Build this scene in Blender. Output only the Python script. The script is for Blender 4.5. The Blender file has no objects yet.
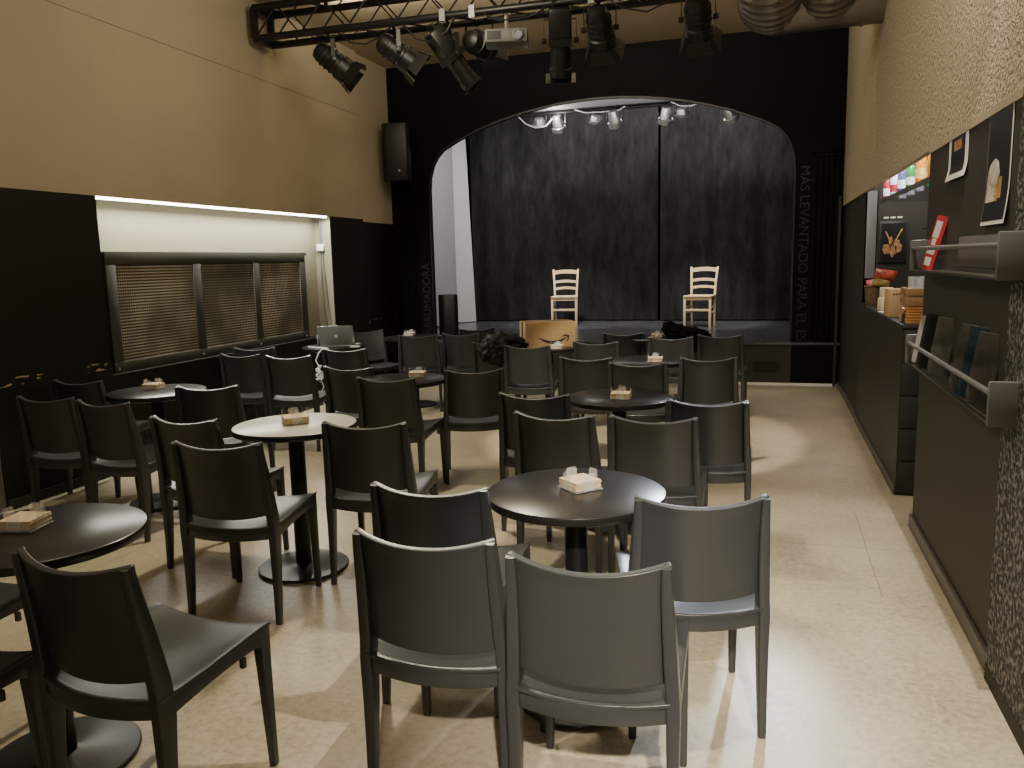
import bpy, bmesh, math, random
from mathutils import Vector, Matrix, Euler
random.seed(7)
SC = bpy.context.scene
COL = SC.collection
PI = math.pi
R = math.radians

# ------------------------------------------------------------------ materials
def mat(name, col, rough=.5, metal=0., spec=.5, var=0., vscale=8., bump=0., bscale=60., emit=None, es=1., trans=0., alpha=1., stretch=None, coat=0.):
    m = bpy.data.materials.new(name); m.use_nodes = True
    nt = m.node_tree; N = nt.nodes; L = nt.links
    b = N['Principled BSDF']
    b.inputs['Base Color'].default_value = (*col, 1)
    b.inputs['Roughness'].default_value = rough
    b.inputs['Metallic'].default_value = metal
    b.inputs['Specular IOR Level'].default_value = spec
    b.inputs['Transmission Weight'].default_value = trans
    b.inputs['Alpha'].default_value = alpha
    b.inputs['Coat Weight'].default_value = coat
    if emit:
        b.inputs['Emission Color'].default_value = (*emit, 1); b.inputs['Emission Strength'].default_value = es
    tc = N.new('ShaderNodeTexCoord')
    vec = tc.outputs['Object']
    if stretch:
        mp = N.new('ShaderNodeMapping'); mp.inputs['Scale'].default_value = stretch
        L.new(vec, mp.inputs['Vector']); vec = mp.outputs['Vector']
    n = N.new('ShaderNodeTexNoise'); n.inputs['Scale'].default_value = vscale; n.inputs['Detail'].default_value = 6
    L.new(vec, n.inputs['Vector'])
    r = N.new('ShaderNodeMapRange'); r.inputs['From Min'].default_value = .3; r.inputs['From Max'].default_value = .7
    r.inputs['To Min'].default_value = 1 - var; r.inputs['To Max'].default_value = 1 + var
    L.new(n.outputs['Fac'], r.inputs['Value'])
    mx = N.new('ShaderNodeMix'); mx.data_type = 'RGBA'; mx.blend_type = 'MULTIPLY'; mx.inputs['Factor'].default_value = 1
    mx.inputs['A'].default_value = (*col, 1)
    L.new(r.outputs['Result'], mx.inputs['B']); L.new(mx.outputs['Result'], b.inputs['Base Color'])
    if bump:
        n2 = N.new('ShaderNodeTexNoise'); n2.inputs['Scale'].default_value = bscale; n2.inputs['Detail'].default_value = 4
        L.new(vec, n2.inputs['Vector'])
        bp = N.new('ShaderNodeBump'); bp.inputs['Strength'].default_value = bump; bp.inputs['Distance'].default_value = .01
        L.new(n2.outputs['Fac'], bp.inputs['Height']); L.new(bp.outputs['Normal'], b.inputs['Normal'])
    return m

def math_node(N, L, op, a, b=None):
    n = N.new('ShaderNodeMath'); n.operation = op
    for i, v in enumerate((a, b)):
        if v is None: continue
        if isinstance(v, (int, float)): n.inputs[i].default_value = v
        else: L.new(v, n.inputs[i])
    return n.outputs[0]

M = {}
M['chair'] = mat('slate_plastic', (.036, .0385, .041), .33, spec=.5, var=.06, vscale=3, bump=.06, bscale=500)
M['top'] = mat('black_laminate', (.014, .0125, .012), .28, spec=.5, var=.15, vscale=6)
M['painted_sheen_top'] = mat('laminate_painted_sheen', (.55, .55, .46), .3, spec=.6, var=.03)  # glossy black top with the niche light's reflection painted in as pale
M['tedge'] = mat('black_edge', (.008, .008, .008), .35)
M['column'] = mat('black_steel', (.008, .008, .009), .3, spec=.4)
M['base'] = mat('dark_cast_base', (.03, .03, .03), .33, metal=.3, var=.1, bump=.05, bscale=200)
M['napkin'] = mat('kraft_paper', (.62, .49, .32), .85, var=.08, vscale=40)
M['kraftprint'] = mat('dark_brown_print', (.12, .06, .03), .8)
M['acrylic'] = mat('clear_acrylic', (.9, .92, .92), .08, trans=.0, alpha=.22, spec=.8)
M['beige'] = mat('beige_paint', (.355, .295, .205), .85, var=.05, vscale=1.4, bump=.08, bscale=40)
M['ceil'] = mat('ceiling_paint', (.50, .42, .29), .9, var=.05, vscale=2)
M['black'] = mat('black_paint', (.0085, .0075, .0055), .6, spec=.3, var=.15, vscale=4, bump=.08, bscale=50)
M['dado'] = mat('dark_brown_paint', (.030, .026, .020), .6, spec=.35, var=.08, vscale=3, bump=.05, bscale=80)
M['counter'] = mat('dark_counter_paint', (.026, .023, .017), .5, spec=.4, var=.1, vscale=3)
M['proscenium'] = mat('black_proscenium', (.0026, .0026, .0028), .7, spec=.15)
M['letters'] = mat('dark_letter_paint', (.0062, .006, .0058), .5)
M['skirt'] = mat('grey_skirting', (.11, .10, .09), .5, spec=.4)
M['nichew'] = mat('pale_niche_paint', (.22, .205, .145), .9, spec=.1, var=.04)
M['darkmetal'] = mat('dark_bronze_metal', (.048, .045, .037), .5, metal=.1)
M['greymetal'] = mat('grey_powder_coat', (.12, .117, .117), .45, spec=.5, var=.04)
M['blackmetal'] = mat('black_lamp_metal', (.0065, .0065, .0065), .42, spec=.5)
M['silver'] = mat('silver_metal', (.55, .55, .55), .3, metal=.9)
M['galv'] = mat('galvanised_steel', (.22, .21, .195), .34, metal=.85, var=.12, vscale=5)
M['white'] = mat('white_plastic', (.72, .72, .72), .4)
M['whitewall'] = mat('stage_white_cloth', (.52, .52, .52), .9, var=.04)
M['greywall'] = mat('stage_grey_cloth', (.30, .30, .31), .9, var=.05)
M['lens'] = mat('lamp_glass', (.25, .27, .3), .1, spec=.8)
M['lit'] = mat('lit_lamp_glass', (1, .97, .9), .3, emit=(1, .95, .88), es=14)
M['wood'] = mat('pale_beech', (.74, .56, .36), .45, var=.12, vscale=6, stretch=(12, 12, 1))
M['cardboard'] = mat('cardboard', (.40, .27, .135), .85, var=.05, vscale=6)
M['tape'] = mat('black_parcel_tape', (.02, .02, .025), .35)
M['alu'] = mat('grey_aluminium', (.30, .31, .30), .4, metal=.5)
M['emblem'] = mat('pale_emblem', (.75, .77, .76), .3)
M['key'] = mat('black_keys', (.02, .02, .02), .5)
M['coat'] = mat('black_fabric', (.0045, .0045, .0045), .95, spec=.15, bump=.35, bscale=40)
M['puffer'] = mat('shiny_black_nylon', (.004, .004, .004), .6, spec=.3, bump=.4, bscale=30)
M['led'] = mat('led_diffuser', (1, 1, 1), .4, emit=(1, .97, .86), es=14)
M['wicker'] = mat('brown_wicker', (.11, .06, .03), .7, var=.5, vscale=90)
M['redbag'] = mat('red_foil', (.38, .07, .035), .35, spec=.6, var=.7, vscale=22)
M['goldbag'] = mat('yellow_foil', (.45, .30, .10), .35, spec=.6, var=.7, vscale=22)
M['orange'] = mat('orange_wood', (.55, .23, .06), .5, var=.25, vscale=10)
M['crate'] = mat('brown_crate_wood', (.30, .17, .07), .6, var=.25, vscale=8)
M['paper'] = mat('white_paper', (.7, .69, .66), .8)
M['glass'] = mat('bar_glass', (.55, .58, .62), .06, alpha=.35, spec=.9)
M['shelfglass'] = mat('smoked_shelf_glass', (.03, .03, .035), .08, alpha=.4, spec=.9)
M['cable'] = mat('black_cable', (.008, .008, .008), .5)
M['green'] = mat('green_cable', (.05, .12, .02), .6)
M['whitecable'] = mat('white_cable', (.75, .75, .78), .5)
M['red'] = mat('red_print', (.5, .03, .04), .5)
M['darkprint'] = mat('dark_print', (.010, .009, .009), .35)
M['gold'] = mat('gold_print', (.45, .27, .06), .45, var=.3, vscale=20)
M['cream'] = mat('cream_print', (.6, .56, .47), .5, var=.2, vscale=20)
M['blueprint'] = mat('blue_print', (.03, .075, .115), .35, var=.9, vscale=9)
M['greyprint'] = mat('grey_print', (.12, .12, .115), .35, var=.6, vscale=9)
M['pink'] = mat('brown_figures_print', (.33, .17, .07), .5, var=.6, vscale=30)

def floor_mat():
    m = mat('polished_concrete', (.40, .335, .24), .33, spec=.45, bump=.03, bscale=14)
    nt = m.node_tree; N = nt.nodes; L = nt.links; b = N['Principled BSDF']
    tc = N.new('ShaderNodeTexCoord')
    n1 = N.new('ShaderNodeTexNoise'); n1.inputs['Scale'].default_value = 1.3; n1.inputs['Detail'].default_value = 9; n1.inputs['Roughness'].default_value = .62
    n2 = N.new('ShaderNodeTexNoise'); n2.inputs['Scale'].default_value = 34; n2.inputs['Detail'].default_value = 9; n2.inputs['Roughness'].default_value = .72
    for n in (n1, n2): L.new(tc.outputs['Object'], n.inputs['Vector'])
    s = math_node(N, L, 'ADD', math_node(N, L, 'MULTIPLY', n1.outputs['Fac'], .9), math_node(N, L, 'MULTIPLY', n2.outputs['Fac'], 1.1))
    cr = N.new('ShaderNodeValToRGB'); e = cr.color_ramp.elements
    e[0].position = .36; e[0].color = (.275, .238, .158, 1); e[1].position = .66; e[1].color = (.575, .51, .38, 1)
    x = cr.color_ramp.elements.new(.5); x.color = (.45, .395, .28, 1)
    L.new(math_node(N, L, 'MULTIPLY', s, .5), cr.inputs['Fac'])
    sep = N.new('ShaderNodeSeparateXYZ'); L.new(tc.outputs['Object'], sep.inputs[0])
    # saw-cut joints: across the aisle and along it
    ws = N.new('ShaderNodeTexNoise'); ws.inputs['Scale'].default_value = 3; L.new(tc.outputs['Object'], ws.inputs['Vector'])
    w = math_node(N, L, 'MULTIPLY', math_node(N, L, 'SUBTRACT', ws.outputs['Fac'], .5), .03)
    j = None
    for ax, vals in (('Y', (.2, 4.44, 8.7)), ('X', (-3.3, .53))):
        for v in vals:
            d = math_node(N, L, 'ABSOLUTE', math_node(N, L, 'SUBTRACT', math_node(N, L, 'ADD', sep.outputs[ax], w), v))
            k = math_node(N, L, 'LESS_THAN', d, .003)
            if v == .53: k = math_node(N, L, 'MULTIPLY', k, math_node(N, L, 'LESS_THAN', math_node(N, L, 'ABSOLUTE', math_node(N, L, 'SUBTRACT', sep.outputs['Y'], 4.45)), .65))
            j = k if j is None else math_node(N, L, 'MAXIMUM', j, k)
    mx = N.new('ShaderNodeMix'); mx.data_type = 'RGBA'; mx.blend_type = 'MULTIPLY'
    L.new(math_node(N, L, 'MULTIPLY', j, .45), mx.inputs['Factor']); L.new(cr.outputs['Color'], mx.inputs['A']); mx.inputs['B'].default_value = (.2, .17, .13, 1)
    L.new(mx.outputs['Result'], b.inputs['Base Color'])
    rr = N.new('ShaderNodeMapRange'); rr.inputs['To Min'].default_value = .24; rr.inputs['To Max'].default_value = .5
    L.new(n2.outputs['Fac'], rr.inputs['Value']); L.new(rr.outputs['Result'], b.inputs['Roughness'])
    return m
M['floor'] = floor_mat()

def plaster_mat(name, c0, c1, dist, scale=55):
    m = mat(name, c1, .8); nt = m.node_tree; N = nt.nodes; L = nt.links; b = N['Principled BSDF']
    tc = N.new('ShaderNodeTexCoord')
    n = N.new('ShaderNodeTexNoise'); n.inputs['Scale'].default_value = scale; n.inputs['Detail'].default_value = 3; n.inputs['Roughness'].default_value = .55
    L.new(tc.outputs['Object'], n.inputs['Vector'])
    cr = N.new('ShaderNodeValToRGB'); e = cr.color_ramp.elements
    e[0].position = .38; e[0].color = (*c0, 1); e[1].position = .6; e[1].color = (*c1, 1)
    L.new(n.outputs['Fac'], cr.inputs['Fac']); L.new(cr.outputs['Color'], b.inputs['Base Color'])
    bp = N.new('ShaderNodeBump'); bp.inputs['Strength'].default_value = .8; bp.inputs['Distance'].default_value = dist
    L.new(n.outputs['Fac'], bp.inputs['Height']); L.new(bp.outputs['Normal'], b.inputs['Normal'])
    return m
M['plaster'] = plaster_mat('rough_beige_plaster', (.27, .225, .155), (.46, .385, .27), .016, 48)
M['glitter'] = plaster_mat('rough_grey_plaster', (.014, .014, .014), (.26, .25, .24), .02, 50)
for _e, _p in zip([n for n in M['glitter'].node_tree.nodes if n.type == 'VALTORGB'][0].color_ramp.elements, (.46, .72)): _e.position = _p

def chipped_mat():      # dark painted wall with a line of chipped paint where chair backs rub
    m = mat('chipped_black_paint', (.0085, .0075, .0055), .6, spec=.3, bump=.08, bscale=50); nt = m.node_tree; N = nt.nodes; L = nt.links; b = N['Principled BSDF']
    tc = N.new('ShaderNodeTexCoord'); sep = N.new('ShaderNodeSeparateXYZ'); L.new(tc.outputs['Object'], sep.inputs[0])
    mp = N.new('ShaderNodeMapping'); mp.inputs['Scale'].default_value = (1, .5, 1.6); L.new(tc.outputs['Object'], mp.inputs[0])
    n = N.new('ShaderNodeTexNoise'); n.inputs['Scale'].default_value = 26; n.inputs['Detail'].default_value = 5; L.new(mp.outputs[0], n.inputs['Vector'])
    n3 = N.new('ShaderNodeTexNoise'); n3.inputs['Scale'].default_value = 2.6; L.new(tc.outputs['Object'], n3.inputs['Vector'])
    band = math_node(N, L, 'LESS_THAN', math_node(N, L, 'ABSOLUTE', math_node(N, L, 'SUBTRACT', sep.outputs['Z'], .83)), .028)
    t = math_node(N, L, 'MULTIPLY', math_node(N, L, 'MULTIPLY', math_node(N, L, 'GREATER_THAN', n.outputs['Fac'], .61), band), math_node(N, L, 'GREATER_THAN', n3.outputs['Fac'], .47))
    mx = N.new('ShaderNodeMix'); mx.data_type = 'RGBA'; L.new(t, mx.inputs['Factor'])
    mx.inputs['A'].default_value = (.0085, .0075, .0055, 1); mx.inputs['B'].default_value = (.42, .33, .19, 1)
    L.new(mx.outputs['Result'], b.inputs['Base Color'])
    return m
M['chipped'] = chipped_mat()

def perforated_mat():
    m = mat('perforated_metal', (.04, .034, .025), .5); nt = m.node_tree; N = nt.nodes; L = nt.links; b = N['Principled BSDF']
    tc = N.new('ShaderNodeTexCoord'); sep = N.new('ShaderNodeSeparateXYZ'); L.new(tc.outputs['Object'], sep.inputs[0])
    def cell(o, per, half):
        f = math_node(N, L, 'FRACT', math_node(N, L, 'MULTIPLY', o, 1 / per))
        return math_node(N, L, 'LESS_THAN', math_node(N, L, 'ABSOLUTE', math_node(N, L, 'SUBTRACT', f, .5)), half)
    h = math_node(N, L, 'MULTIPLY', cell(sep.outputs['Y'], .024, .30), cell(sep.outputs['Z'], .024, .24))
    nz = N.new('ShaderNodeTexNoise'); nz.inputs['Scale'].default_value = 2.2; L.new(tc.outputs['Object'], nz.inputs['Vector'])
    cr = N.new('ShaderNodeValToRGB'); e = cr.color_ramp.elements
    e[0].position = .4; e[0].color = (.20, .18, .125, 1); e[1].position = .62; e[1].color = (.62, .56, .41, 1)
    L.new(nz.outputs['Fac'], cr.inputs['Fac'])
    mx = N.new('ShaderNodeMix'); mx.data_type = 'RGBA'; L.new(h, mx.inputs['Factor'])
    mx.inputs['A'].default_value = (.030, .026, .019, 1); L.new(cr.outputs['Color'], mx.inputs['B'])
    L.new(mx.outputs['Result'], b.inputs['Base Color'])
    return m
M['perf'] = perforated_mat()

def velvet_mat():
    m = mat('black_velvet', (.011, .011, .0125), .95, spec=.15); nt = m.node_tree; N = nt.nodes; L = nt.links; b = N['Principled BSDF']
    tc = N.new('ShaderNodeTexCoord'); mp = N.new('ShaderNodeMapping'); mp.inputs['Scale'].default_value = (1, 1, .3); L.new(tc.outputs['Object'], mp.inputs[0])
    n = N.new('ShaderNodeTexNoise'); n.inputs['Scale'].default_value = 9; n.inputs['Detail'].default_value = 7; n.inputs['Roughness'].default_value = .7; L.new(mp.outputs[0], n.inputs['Vector'])
    cr = N.new('ShaderNodeValToRGB'); e = cr.color_ramp.elements
    e[0].position = .32; e[0].color = (.010, .010, .0102, 1); e[1].position = .72; e[1].color = (.034, .034, .034, 1)
    L.new(n.outputs['Fac'], cr.inputs['Fac']); L.new(cr.outputs['Color'], b.inputs['Base Color'])
    b.inputs['Sheen Weight'].default_value = .12; b.inputs['Sheen Roughness'].default_value = .4
    return m
M['velvet'] = velvet_mat()
M['stagefloor'] = mat('black_stage_floor', (.075, .075, .085), .24, spec=.5, var=.5, vscale=5, bump=.12, bscale=9, stretch=(1, 3, 1))

# ------------------------------------------------------------------ mesh helpers
class MB:
    def __init__(s): s.bm = bmesh.new()
    def box(s, c, d, rot=None, taper=None):
        r = bmesh.ops.create_cube(s.bm, size=1); vs = r['verts']
        for v in vs:
            k = 1.
            if taper and v.co.z > 0: k = taper
            v.co = Vector((v.co.x * d[0] * k, v.co.y * d[1] * k, v.co.z * d[2]))
        m = Matrix.Translation(c)
        if rot: m = m @ Euler(rot).to_matrix().to_4x4()
        bmesh.ops.transform(s.bm, matrix=m, verts=vs); return s
    def lohi(s, a, b):
        return s.box([(a[i] + b[i]) / 2 for i in range(3)], [abs(b[i] - a[i]) for i in range(3)])
    def loft(s, secs, cap=True, closed=True):
        rows = [[s.bm.verts.new(p) for p in sec] for sec in secs]
        n = len(rows[0])
        for a, b in zip(rows, rows[1:]):
            for i in range(n if closed else n - 1):
                s.bm.faces.new((a[i], a[(i + 1) % n], b[(i + 1) % n], b[i]))
        if cap and closed:
            s.bm.faces.new(rows[0][::-1]); s.bm.faces.new(rows[-1])
        return s
    def bar(s, pts, w, d, wdir=(1, 0, 0)):      # rectangular bar along pts; w along wdir, d perpendicular; w/d may be lists
        pts = [Vector(p) for p in pts]; secs = []
        for i, p in enumerate(pts):
            t = (pts[min(i + 1, len(pts) - 1)] - pts[max(i - 1, 0)]).normalized()
            a = Vector(wdir); a = (a - t * a.dot(t)).normalized(); b = t.cross(a)
            ww = (w[i] if isinstance(w, (list, tuple)) else w) / 2; dd = (d[i] if isinstance(d, (list, tuple)) else d) / 2
            secs.append([p + a * ww + b * dd, p - a * ww + b * dd, p - a * ww - b * dd, p + a * ww - b * dd])
        return s.loft(secs)
    def tube(s, pts, r, n=10, cap=True):
        pts = [Vector(p) for p in pts]; secs = []; prev = None
        for i, p in enumerate(pts):
            t = (pts[min(i + 1, len(pts) - 1)] - pts[max(i - 1, 0)]).normalized()
            if prev is None: a = t.orthogonal().normalized()
            else: a = (prev - t * prev.dot(t)).normalized()
            prev = a; b = t.cross(a); rr = r[i] if isinstance(r, (list, tuple)) else r
            secs.append([p + (a * math.cos(2 * PI * k / n) + b * math.sin(2 * PI * k / n)) * rr for k in range(n)])
        return s.loft(secs, cap)
    def lathe(s, prof, n=32, c=(0, 0, 0), cap=True):
        return s.loft([[(c[0] + r * math.cos(2 * PI * k / n), c[1] + r * math.sin(2 * PI * k / n), c[2] + z) for k in range(n)] for r, z in prof], cap)
    def sheet(s, nu, nv, fn, th, direction=None):     # fn(u,v) mid surface -> solid sheet of thickness th
        P = [[Vector(fn(i / nu, j / nv)) for j in range(nv + 1)] for i in range(nu + 1)]
        T, B = [], []
        for i in range(nu + 1):
            a, b = [], []
            for j in range(nv + 1):
                if direction: nn = Vector(direction)
                else:
                    du = P[min(i + 1, nu)][j] - P[max(i - 1, 0)][j]; dv = P[i][min(j + 1, nv)] - P[i][max(j - 1, 0)]
                    nn = du.cross(dv).normalized()
                t = th(i / nu, j / nv) if callable(th) else th
                a.append(s.bm.verts.new(P[i][j] + nn * t / 2)); b.append(s.bm.verts.new(P[i][j] - nn * t / 2))
            T.append(a); B.append(b)
        f = s.bm.faces.new
        for i in range(nu):
            for j in range(nv):
                f((T[i][j], T[i + 1][j], T[i + 1][j + 1], T[i][j + 1])); f((B[i][j], B[i][j + 1], B[i + 1][j + 1], B[i + 1][j]))
        for i in range(nu):
            f((T[i][0], B[i][0], B[i + 1][0], T[i + 1][0])); f((T[i][nv], T[i + 1][nv], B[i + 1][nv], B[i][nv]))
        for j in range(nv):
            f((T[0][j], T[0][j + 1], B[0][j + 1], B[0][j])); f((T[nu][j], B[nu][j], B[nu][j + 1], T[nu][j + 1]))
        return s
    def prism(s, poly, axis, a, b):        # extrude a polygon (2-D) along an axis from a to b
        def p3(p, t):
            return (t, p[0], p[1]) if axis == 0 else ((p[0], t, p[1]) if axis == 1 else (p[0], p[1], t))
        return s.loft([[p3(p, a) for p in poly], [p3(p, b) for p in poly]])
    def blob(s, c, d, rot=None, amp=.15, freq=6, sub=4, seed=0):
        r = bmesh.ops.create_icosphere(s.bm, subdivisions=sub, radius=1); vs = r['verts']
        from mathutils import noise
        for v in vs:
            q = v.co * freq * .3 + Vector((seed * 3.1, seed, 0))
            k = 1 + amp * noise.noise(q) * 1.6 + amp * .5 * noise.noise(q * 2.7)
            v.co = Vector((v.co.x * d[0] / 2 * k, v.co.y * d[1] / 2 * k, v.co.z * d[2] / 2 * k))
        m = Matrix.Translation(c)
        if rot: m = m @ Euler(rot).to_matrix().to_4x4()
        bmesh.ops.transform(s.bm, matrix=m, verts=vs); return s
    def bevel(s, w, seg=2, ang=35, vert=False):
        bmesh.ops.recalc_face_normals(s.bm, faces=s.bm.faces)
        es = [e for e in s.bm.edges if len(e.link_faces) == 2 and e.calc_face_angle(0) > R(ang) and (not vert or abs(e.verts[0].co.z - e.verts[1].co.z) > .6 * e.calc_length())]
        bmesh.ops.bevel(s.bm, geom=es, offset=w, segments=seg, affect='EDGES', profile=.5, clamp_overlap=True); return s
    def build(s, name, m, parent=None, smooth=True, ang=35):
        bmesh.ops.recalc_face_normals(s.bm, faces=s.bm.faces)
        me = bpy.data.meshes.new(name); s.bm.to_mesh(me); s.bm.free()
        me.materials.append(M[m] if isinstance(m, str) else m)
        if smooth:
            for p in me.polygons: p.use_smooth = True
            me.set_sharp_from_angle(angle=R(ang))
        o = bpy.data.objects.new(name, me); COL.objects.link(o)
        if parent: o.parent = parent
        return o

def tag(o, label=None, cat=None, group=None, kind=None):
    if label: o['label'] = label
    if cat: o['category'] = cat
    if group: o['group'] = group
    if kind: o['kind'] = kind
    return o
def thing(name, label, cat, loc=(0, 0, 0), rz=0., group=None):
    o = bpy.data.objects.new(name, None); COL.objects.link(o); o.empty_display_size = .1
    o.location = loc; o.rotation_euler = (0, 0, rz)
    return tag(o, label, cat, group)
def struct(name, mb, m, label=None, parent=None, **k):
    o = mb.build(name, m, parent, **k)
    if parent is None: tag(o, label, None, None, 'structure')
    return o
KIDS = {}
def copy_tree(o, parent=None):
    c = o.copy(); COL.objects.link(c)
    if parent: c.parent = parent
    for ch in o.children: copy_tree(ch, c)
    return c
def text_mesh(name, s, size, extr, m, parent=None, loc=(0, 0, 0), rot=(0, 0, 0)):
    cu = bpy.data.curves.new(name, 'FONT'); cu.body = s; cu.size = size; cu.extrude = extr; cu.align_x = 'LEFT'
    t = bpy.data.objects.new(name, cu); COL.objects.link(t)
    bpy.context.view_layer.update()
    me = bpy.data.meshes.new_from_object(t.evaluated_get(bpy.context.evaluated_depsgraph_get()))
    bpy.data.objects.remove(t); bpy.data.curves.remove(cu)
    me.materials.clear(); me.materials.append(M[m])
    o = bpy.data.objects.new(name, me); COL.objects.link(o); o.location = loc; o.rotation_euler = rot
    if parent: o.parent = parent
    return o

# ------------------------------------------------------------------ the setting
XL, XR, YP, ZC, ZB = -4.68, .812, 10.04, 4.02, 2.06     # left wall, right wall, proscenium, ceiling, beige lower edge
YB = -2.6
ST = .51
struct('floor', MB().lohi((-5.2, YB, -.1), (2.5, YP + .1, 0)), 'floor', 'mottled polished concrete floor')
struct('ceiling', MB().lohi((-5.2, YB, ZC), (1.0, YP + .5, ZC + .1)), 'ceil', 'plain beige ceiling')
# left wall: beige above, black below, lit recess with radiator cover
NY0, NY1 = 4.92, 8.30
struct('wall_left_upper', MB().lohi((XL - .2, YB, ZB + .015), (XL, 9.1, ZC)).lohi((XL - .25, 9.1, ZB - .01), (XL - .055, YP, ZC)), 'beige', 'tall beige painted upper wall on the left')
struct('wall_left_lower', MB().lohi((XL - .2, 3.92, 0), (XL - .004, NY0, ZB + .015)).lohi((XL - .2, NY0, 0), (XL - .004, NY1, .75)).lohi((XL - .2, NY1, 0), (XL - .004, 9.1, ZB + .015)).lohi((XL - .25, 9.1, 0), (XL - .06, YP, ZB - .01)), 'chipped', 'black painted lower wall with chipped paint on the left')
struct('wall_left_near', MB().lohi((XL - .2, YB, 0), (XL - .01, 3.92, ZB + .015)), 'skirt', 'grey lower wall near the left edge')
struct('wall_left_recess', MB().lohi((XL - .26, NY0 - .02, .75), (XL - .2, NY1 + .05, ZB + .015)).lohi((XL - .2, NY1 - .014, .75), (XL - .002, NY1 + .002, ZB + .012)), 'nichew', 'pale wall recess above the radiator cover')
struct('wall_back', MB().lohi((-5.2, YB - .1, 0), (2.5, YB, ZC)), 'beige', 'plain rear wall of the room')
struct('trim_1', MB().lohi((XL - .03, NY0 + .01, ZB - .006), (XL - .008, NY1 - .06, ZB + .012)), 'led', 'bright white light strip along the top of the recess')
struct('baseboard_left', MB().lohi((XL - .004, 3.92, 0), (XL + .012, 9.1, .07)).bevel(.004), 'dado', 'dark baseboard along the left wall')
# seams of the boarding on the beige wall
struct('trim_2', MB().bar([(XL + .001, 3.4, 3.36), (XL + .001, 9.1, 3.29)], .003, .004), 'skirt', 'thin seam line across the beige left wall')

# right wall
struct('wall_right_upper', MB().lohi((XR, YB, ZB), (XR + .03, YP, ZC)), 'plaster', 'rough beige plaster upper wall on the right')
struct('wall_right_lower', MB().lohi((XR, 2.9, 0), (XR + .1, 4.86, ZB)).lohi((XR + .02, 7.95, 0), (XR + .12, YP, ZB)), 'dado', 'dark brown lower wall on the right')
struct('wall_right_near', MB().lohi((XR - .028, YB, .06), (XR + .1, 3.12, ZB)), 'glitter', 'rough grey plaster pier at the right edge')
struct('baseboard_right', MB().lohi((XR - .018, 3.12, 0), (XR, 4.86, .075)).lohi((XR - .004, 7.9, 0), (XR + .02, YP, .06)).bevel(.004), 'skirt', 'grey baseboard along the right wall')
struct('trim_3', MB().lohi((XR - .03, YB, 0), (XR, 3.12, .06)), 'black', 'black plinth under the plaster pier')
struct('trim_4', MB().lohi((XR - .008, 3.12, ZB - .03), (XR + .1, 4.86, ZB)).lohi((XR - .006, 4.86, ZB - .012), (XR + .03, YP, ZB)), 'beige', 'thin pale edge under the beige plaster wall')
# bar alcove behind the opening
struct('wall_bar_far', MB().lohi((XR + .02, 7.95, 0), (2.4, 8.05, 2.7)), 'dado', 'dark far wall of the bar alcove')
struct('wall_bar_side', MB().lohi((2.3, 4.76, 0), (2.4, 7.95, 2.7)), 'dado', 'dark side wall of the bar alcove')
struct('wall_bar_near', MB().lohi((XR + .1, 4.76, 0), (2.3, 4.86, 2.7)), 'dado', 'dark near wall of the bar alcove')
struct('ceiling_bar', MB().lohi((XR + .03, 4.76, 2.7), (2.4, 8.05, 2.8)), 'dado', 'dark ceiling of the bar alcove')
struct('wall_bar_light_patch', MB().lohi((XR + .03, 7.935, 1.3), (XR + .11, 7.95, 2.06)), 'greymetal', 'pale patch painted for light falling on the far wall of the bar')  # pale panel standing in for lamp light on the far bar wall

# proscenium with the arch
CX, HW = -1.95, 2.25
prof = [(2.25, ST), (2.25, 2.45), (2.235, 2.63), (2.19, 2.77), (2.13, 2.87), (2.05, 2.95), (1.85, 3.055), (1.52, 3.185), (1.25, 3.265), (1.0, 3.325), (.75, 3.37), (.5, 3.405), (.25, 3.425), (0, 3.432)]
left = [(CX - u, z) for u, z in prof]; arch = left + [(CX + u, z) for u, z in prof[::-1][1:]]
mb = MB()
D0, D1 = YP, YP + .10
def arc_strip(y, flip):
    vs = [mb.bm.verts.new((x, y, z)) for x, z in arch]; vt = [mb.bm.verts.new((x, y, ZC)) for x, z in arch]
    for i in range(len(arch) - 1): mb.bm.faces.new((vs[i], vs[i + 1], vt[i + 1], vt[i]))
    return vs
a = arc_strip(D0, 0); b = arc_strip(D1, 1)
for i in range(len(arch) - 1): mb.bm.faces.new((a[i], b[i], b[i + 1], a[i + 1]))
mb.lohi((-5.2, D0, 0), (CX - HW, D1, ZC)).lohi((CX + HW, D0, 0), (1.0, D1, ZC))
struct('wall_front', mb, 'proscenium', 'black proscenium wall with a wide arched opening', ang=25)
# rim moulding of the arch (a thin grey edge)
struct('trim_6', MB().loft([[(x + (0 if abs(x - CX) < 2.2 else (.012 if x < CX else -.012)), D0 - .012, z - .012), (x, D0 - .012, z + .012), (x, D0 + .03, z + .012), (x + (.0 if abs(x - CX) < 2.2 else (.02 if x < CX else -.02)), D0 + .03, z - .012)] for x, z in arch]), 'blackmetal', 'narrow rim around the arched opening')
struct('wall_stage_front', MB().lohi((CX - HW, YP + .0, 0), (CX + HW, YP + .06, ST - .03)), 'dado', 'dark brown panel under the stage edge')
struct('trim_7', MB().lohi((CX - HW, YP - .012, 0), (XR, YP, .028)), 'paper', 'white strip at the foot of the stage front')
struct('trim_8', MB().lohi((XR - .05, YP - .05, 0), (XR - .02, YP - .002, ZB + .1)), 'dado', 'thin dark upright in the corner right of the stage')
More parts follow.
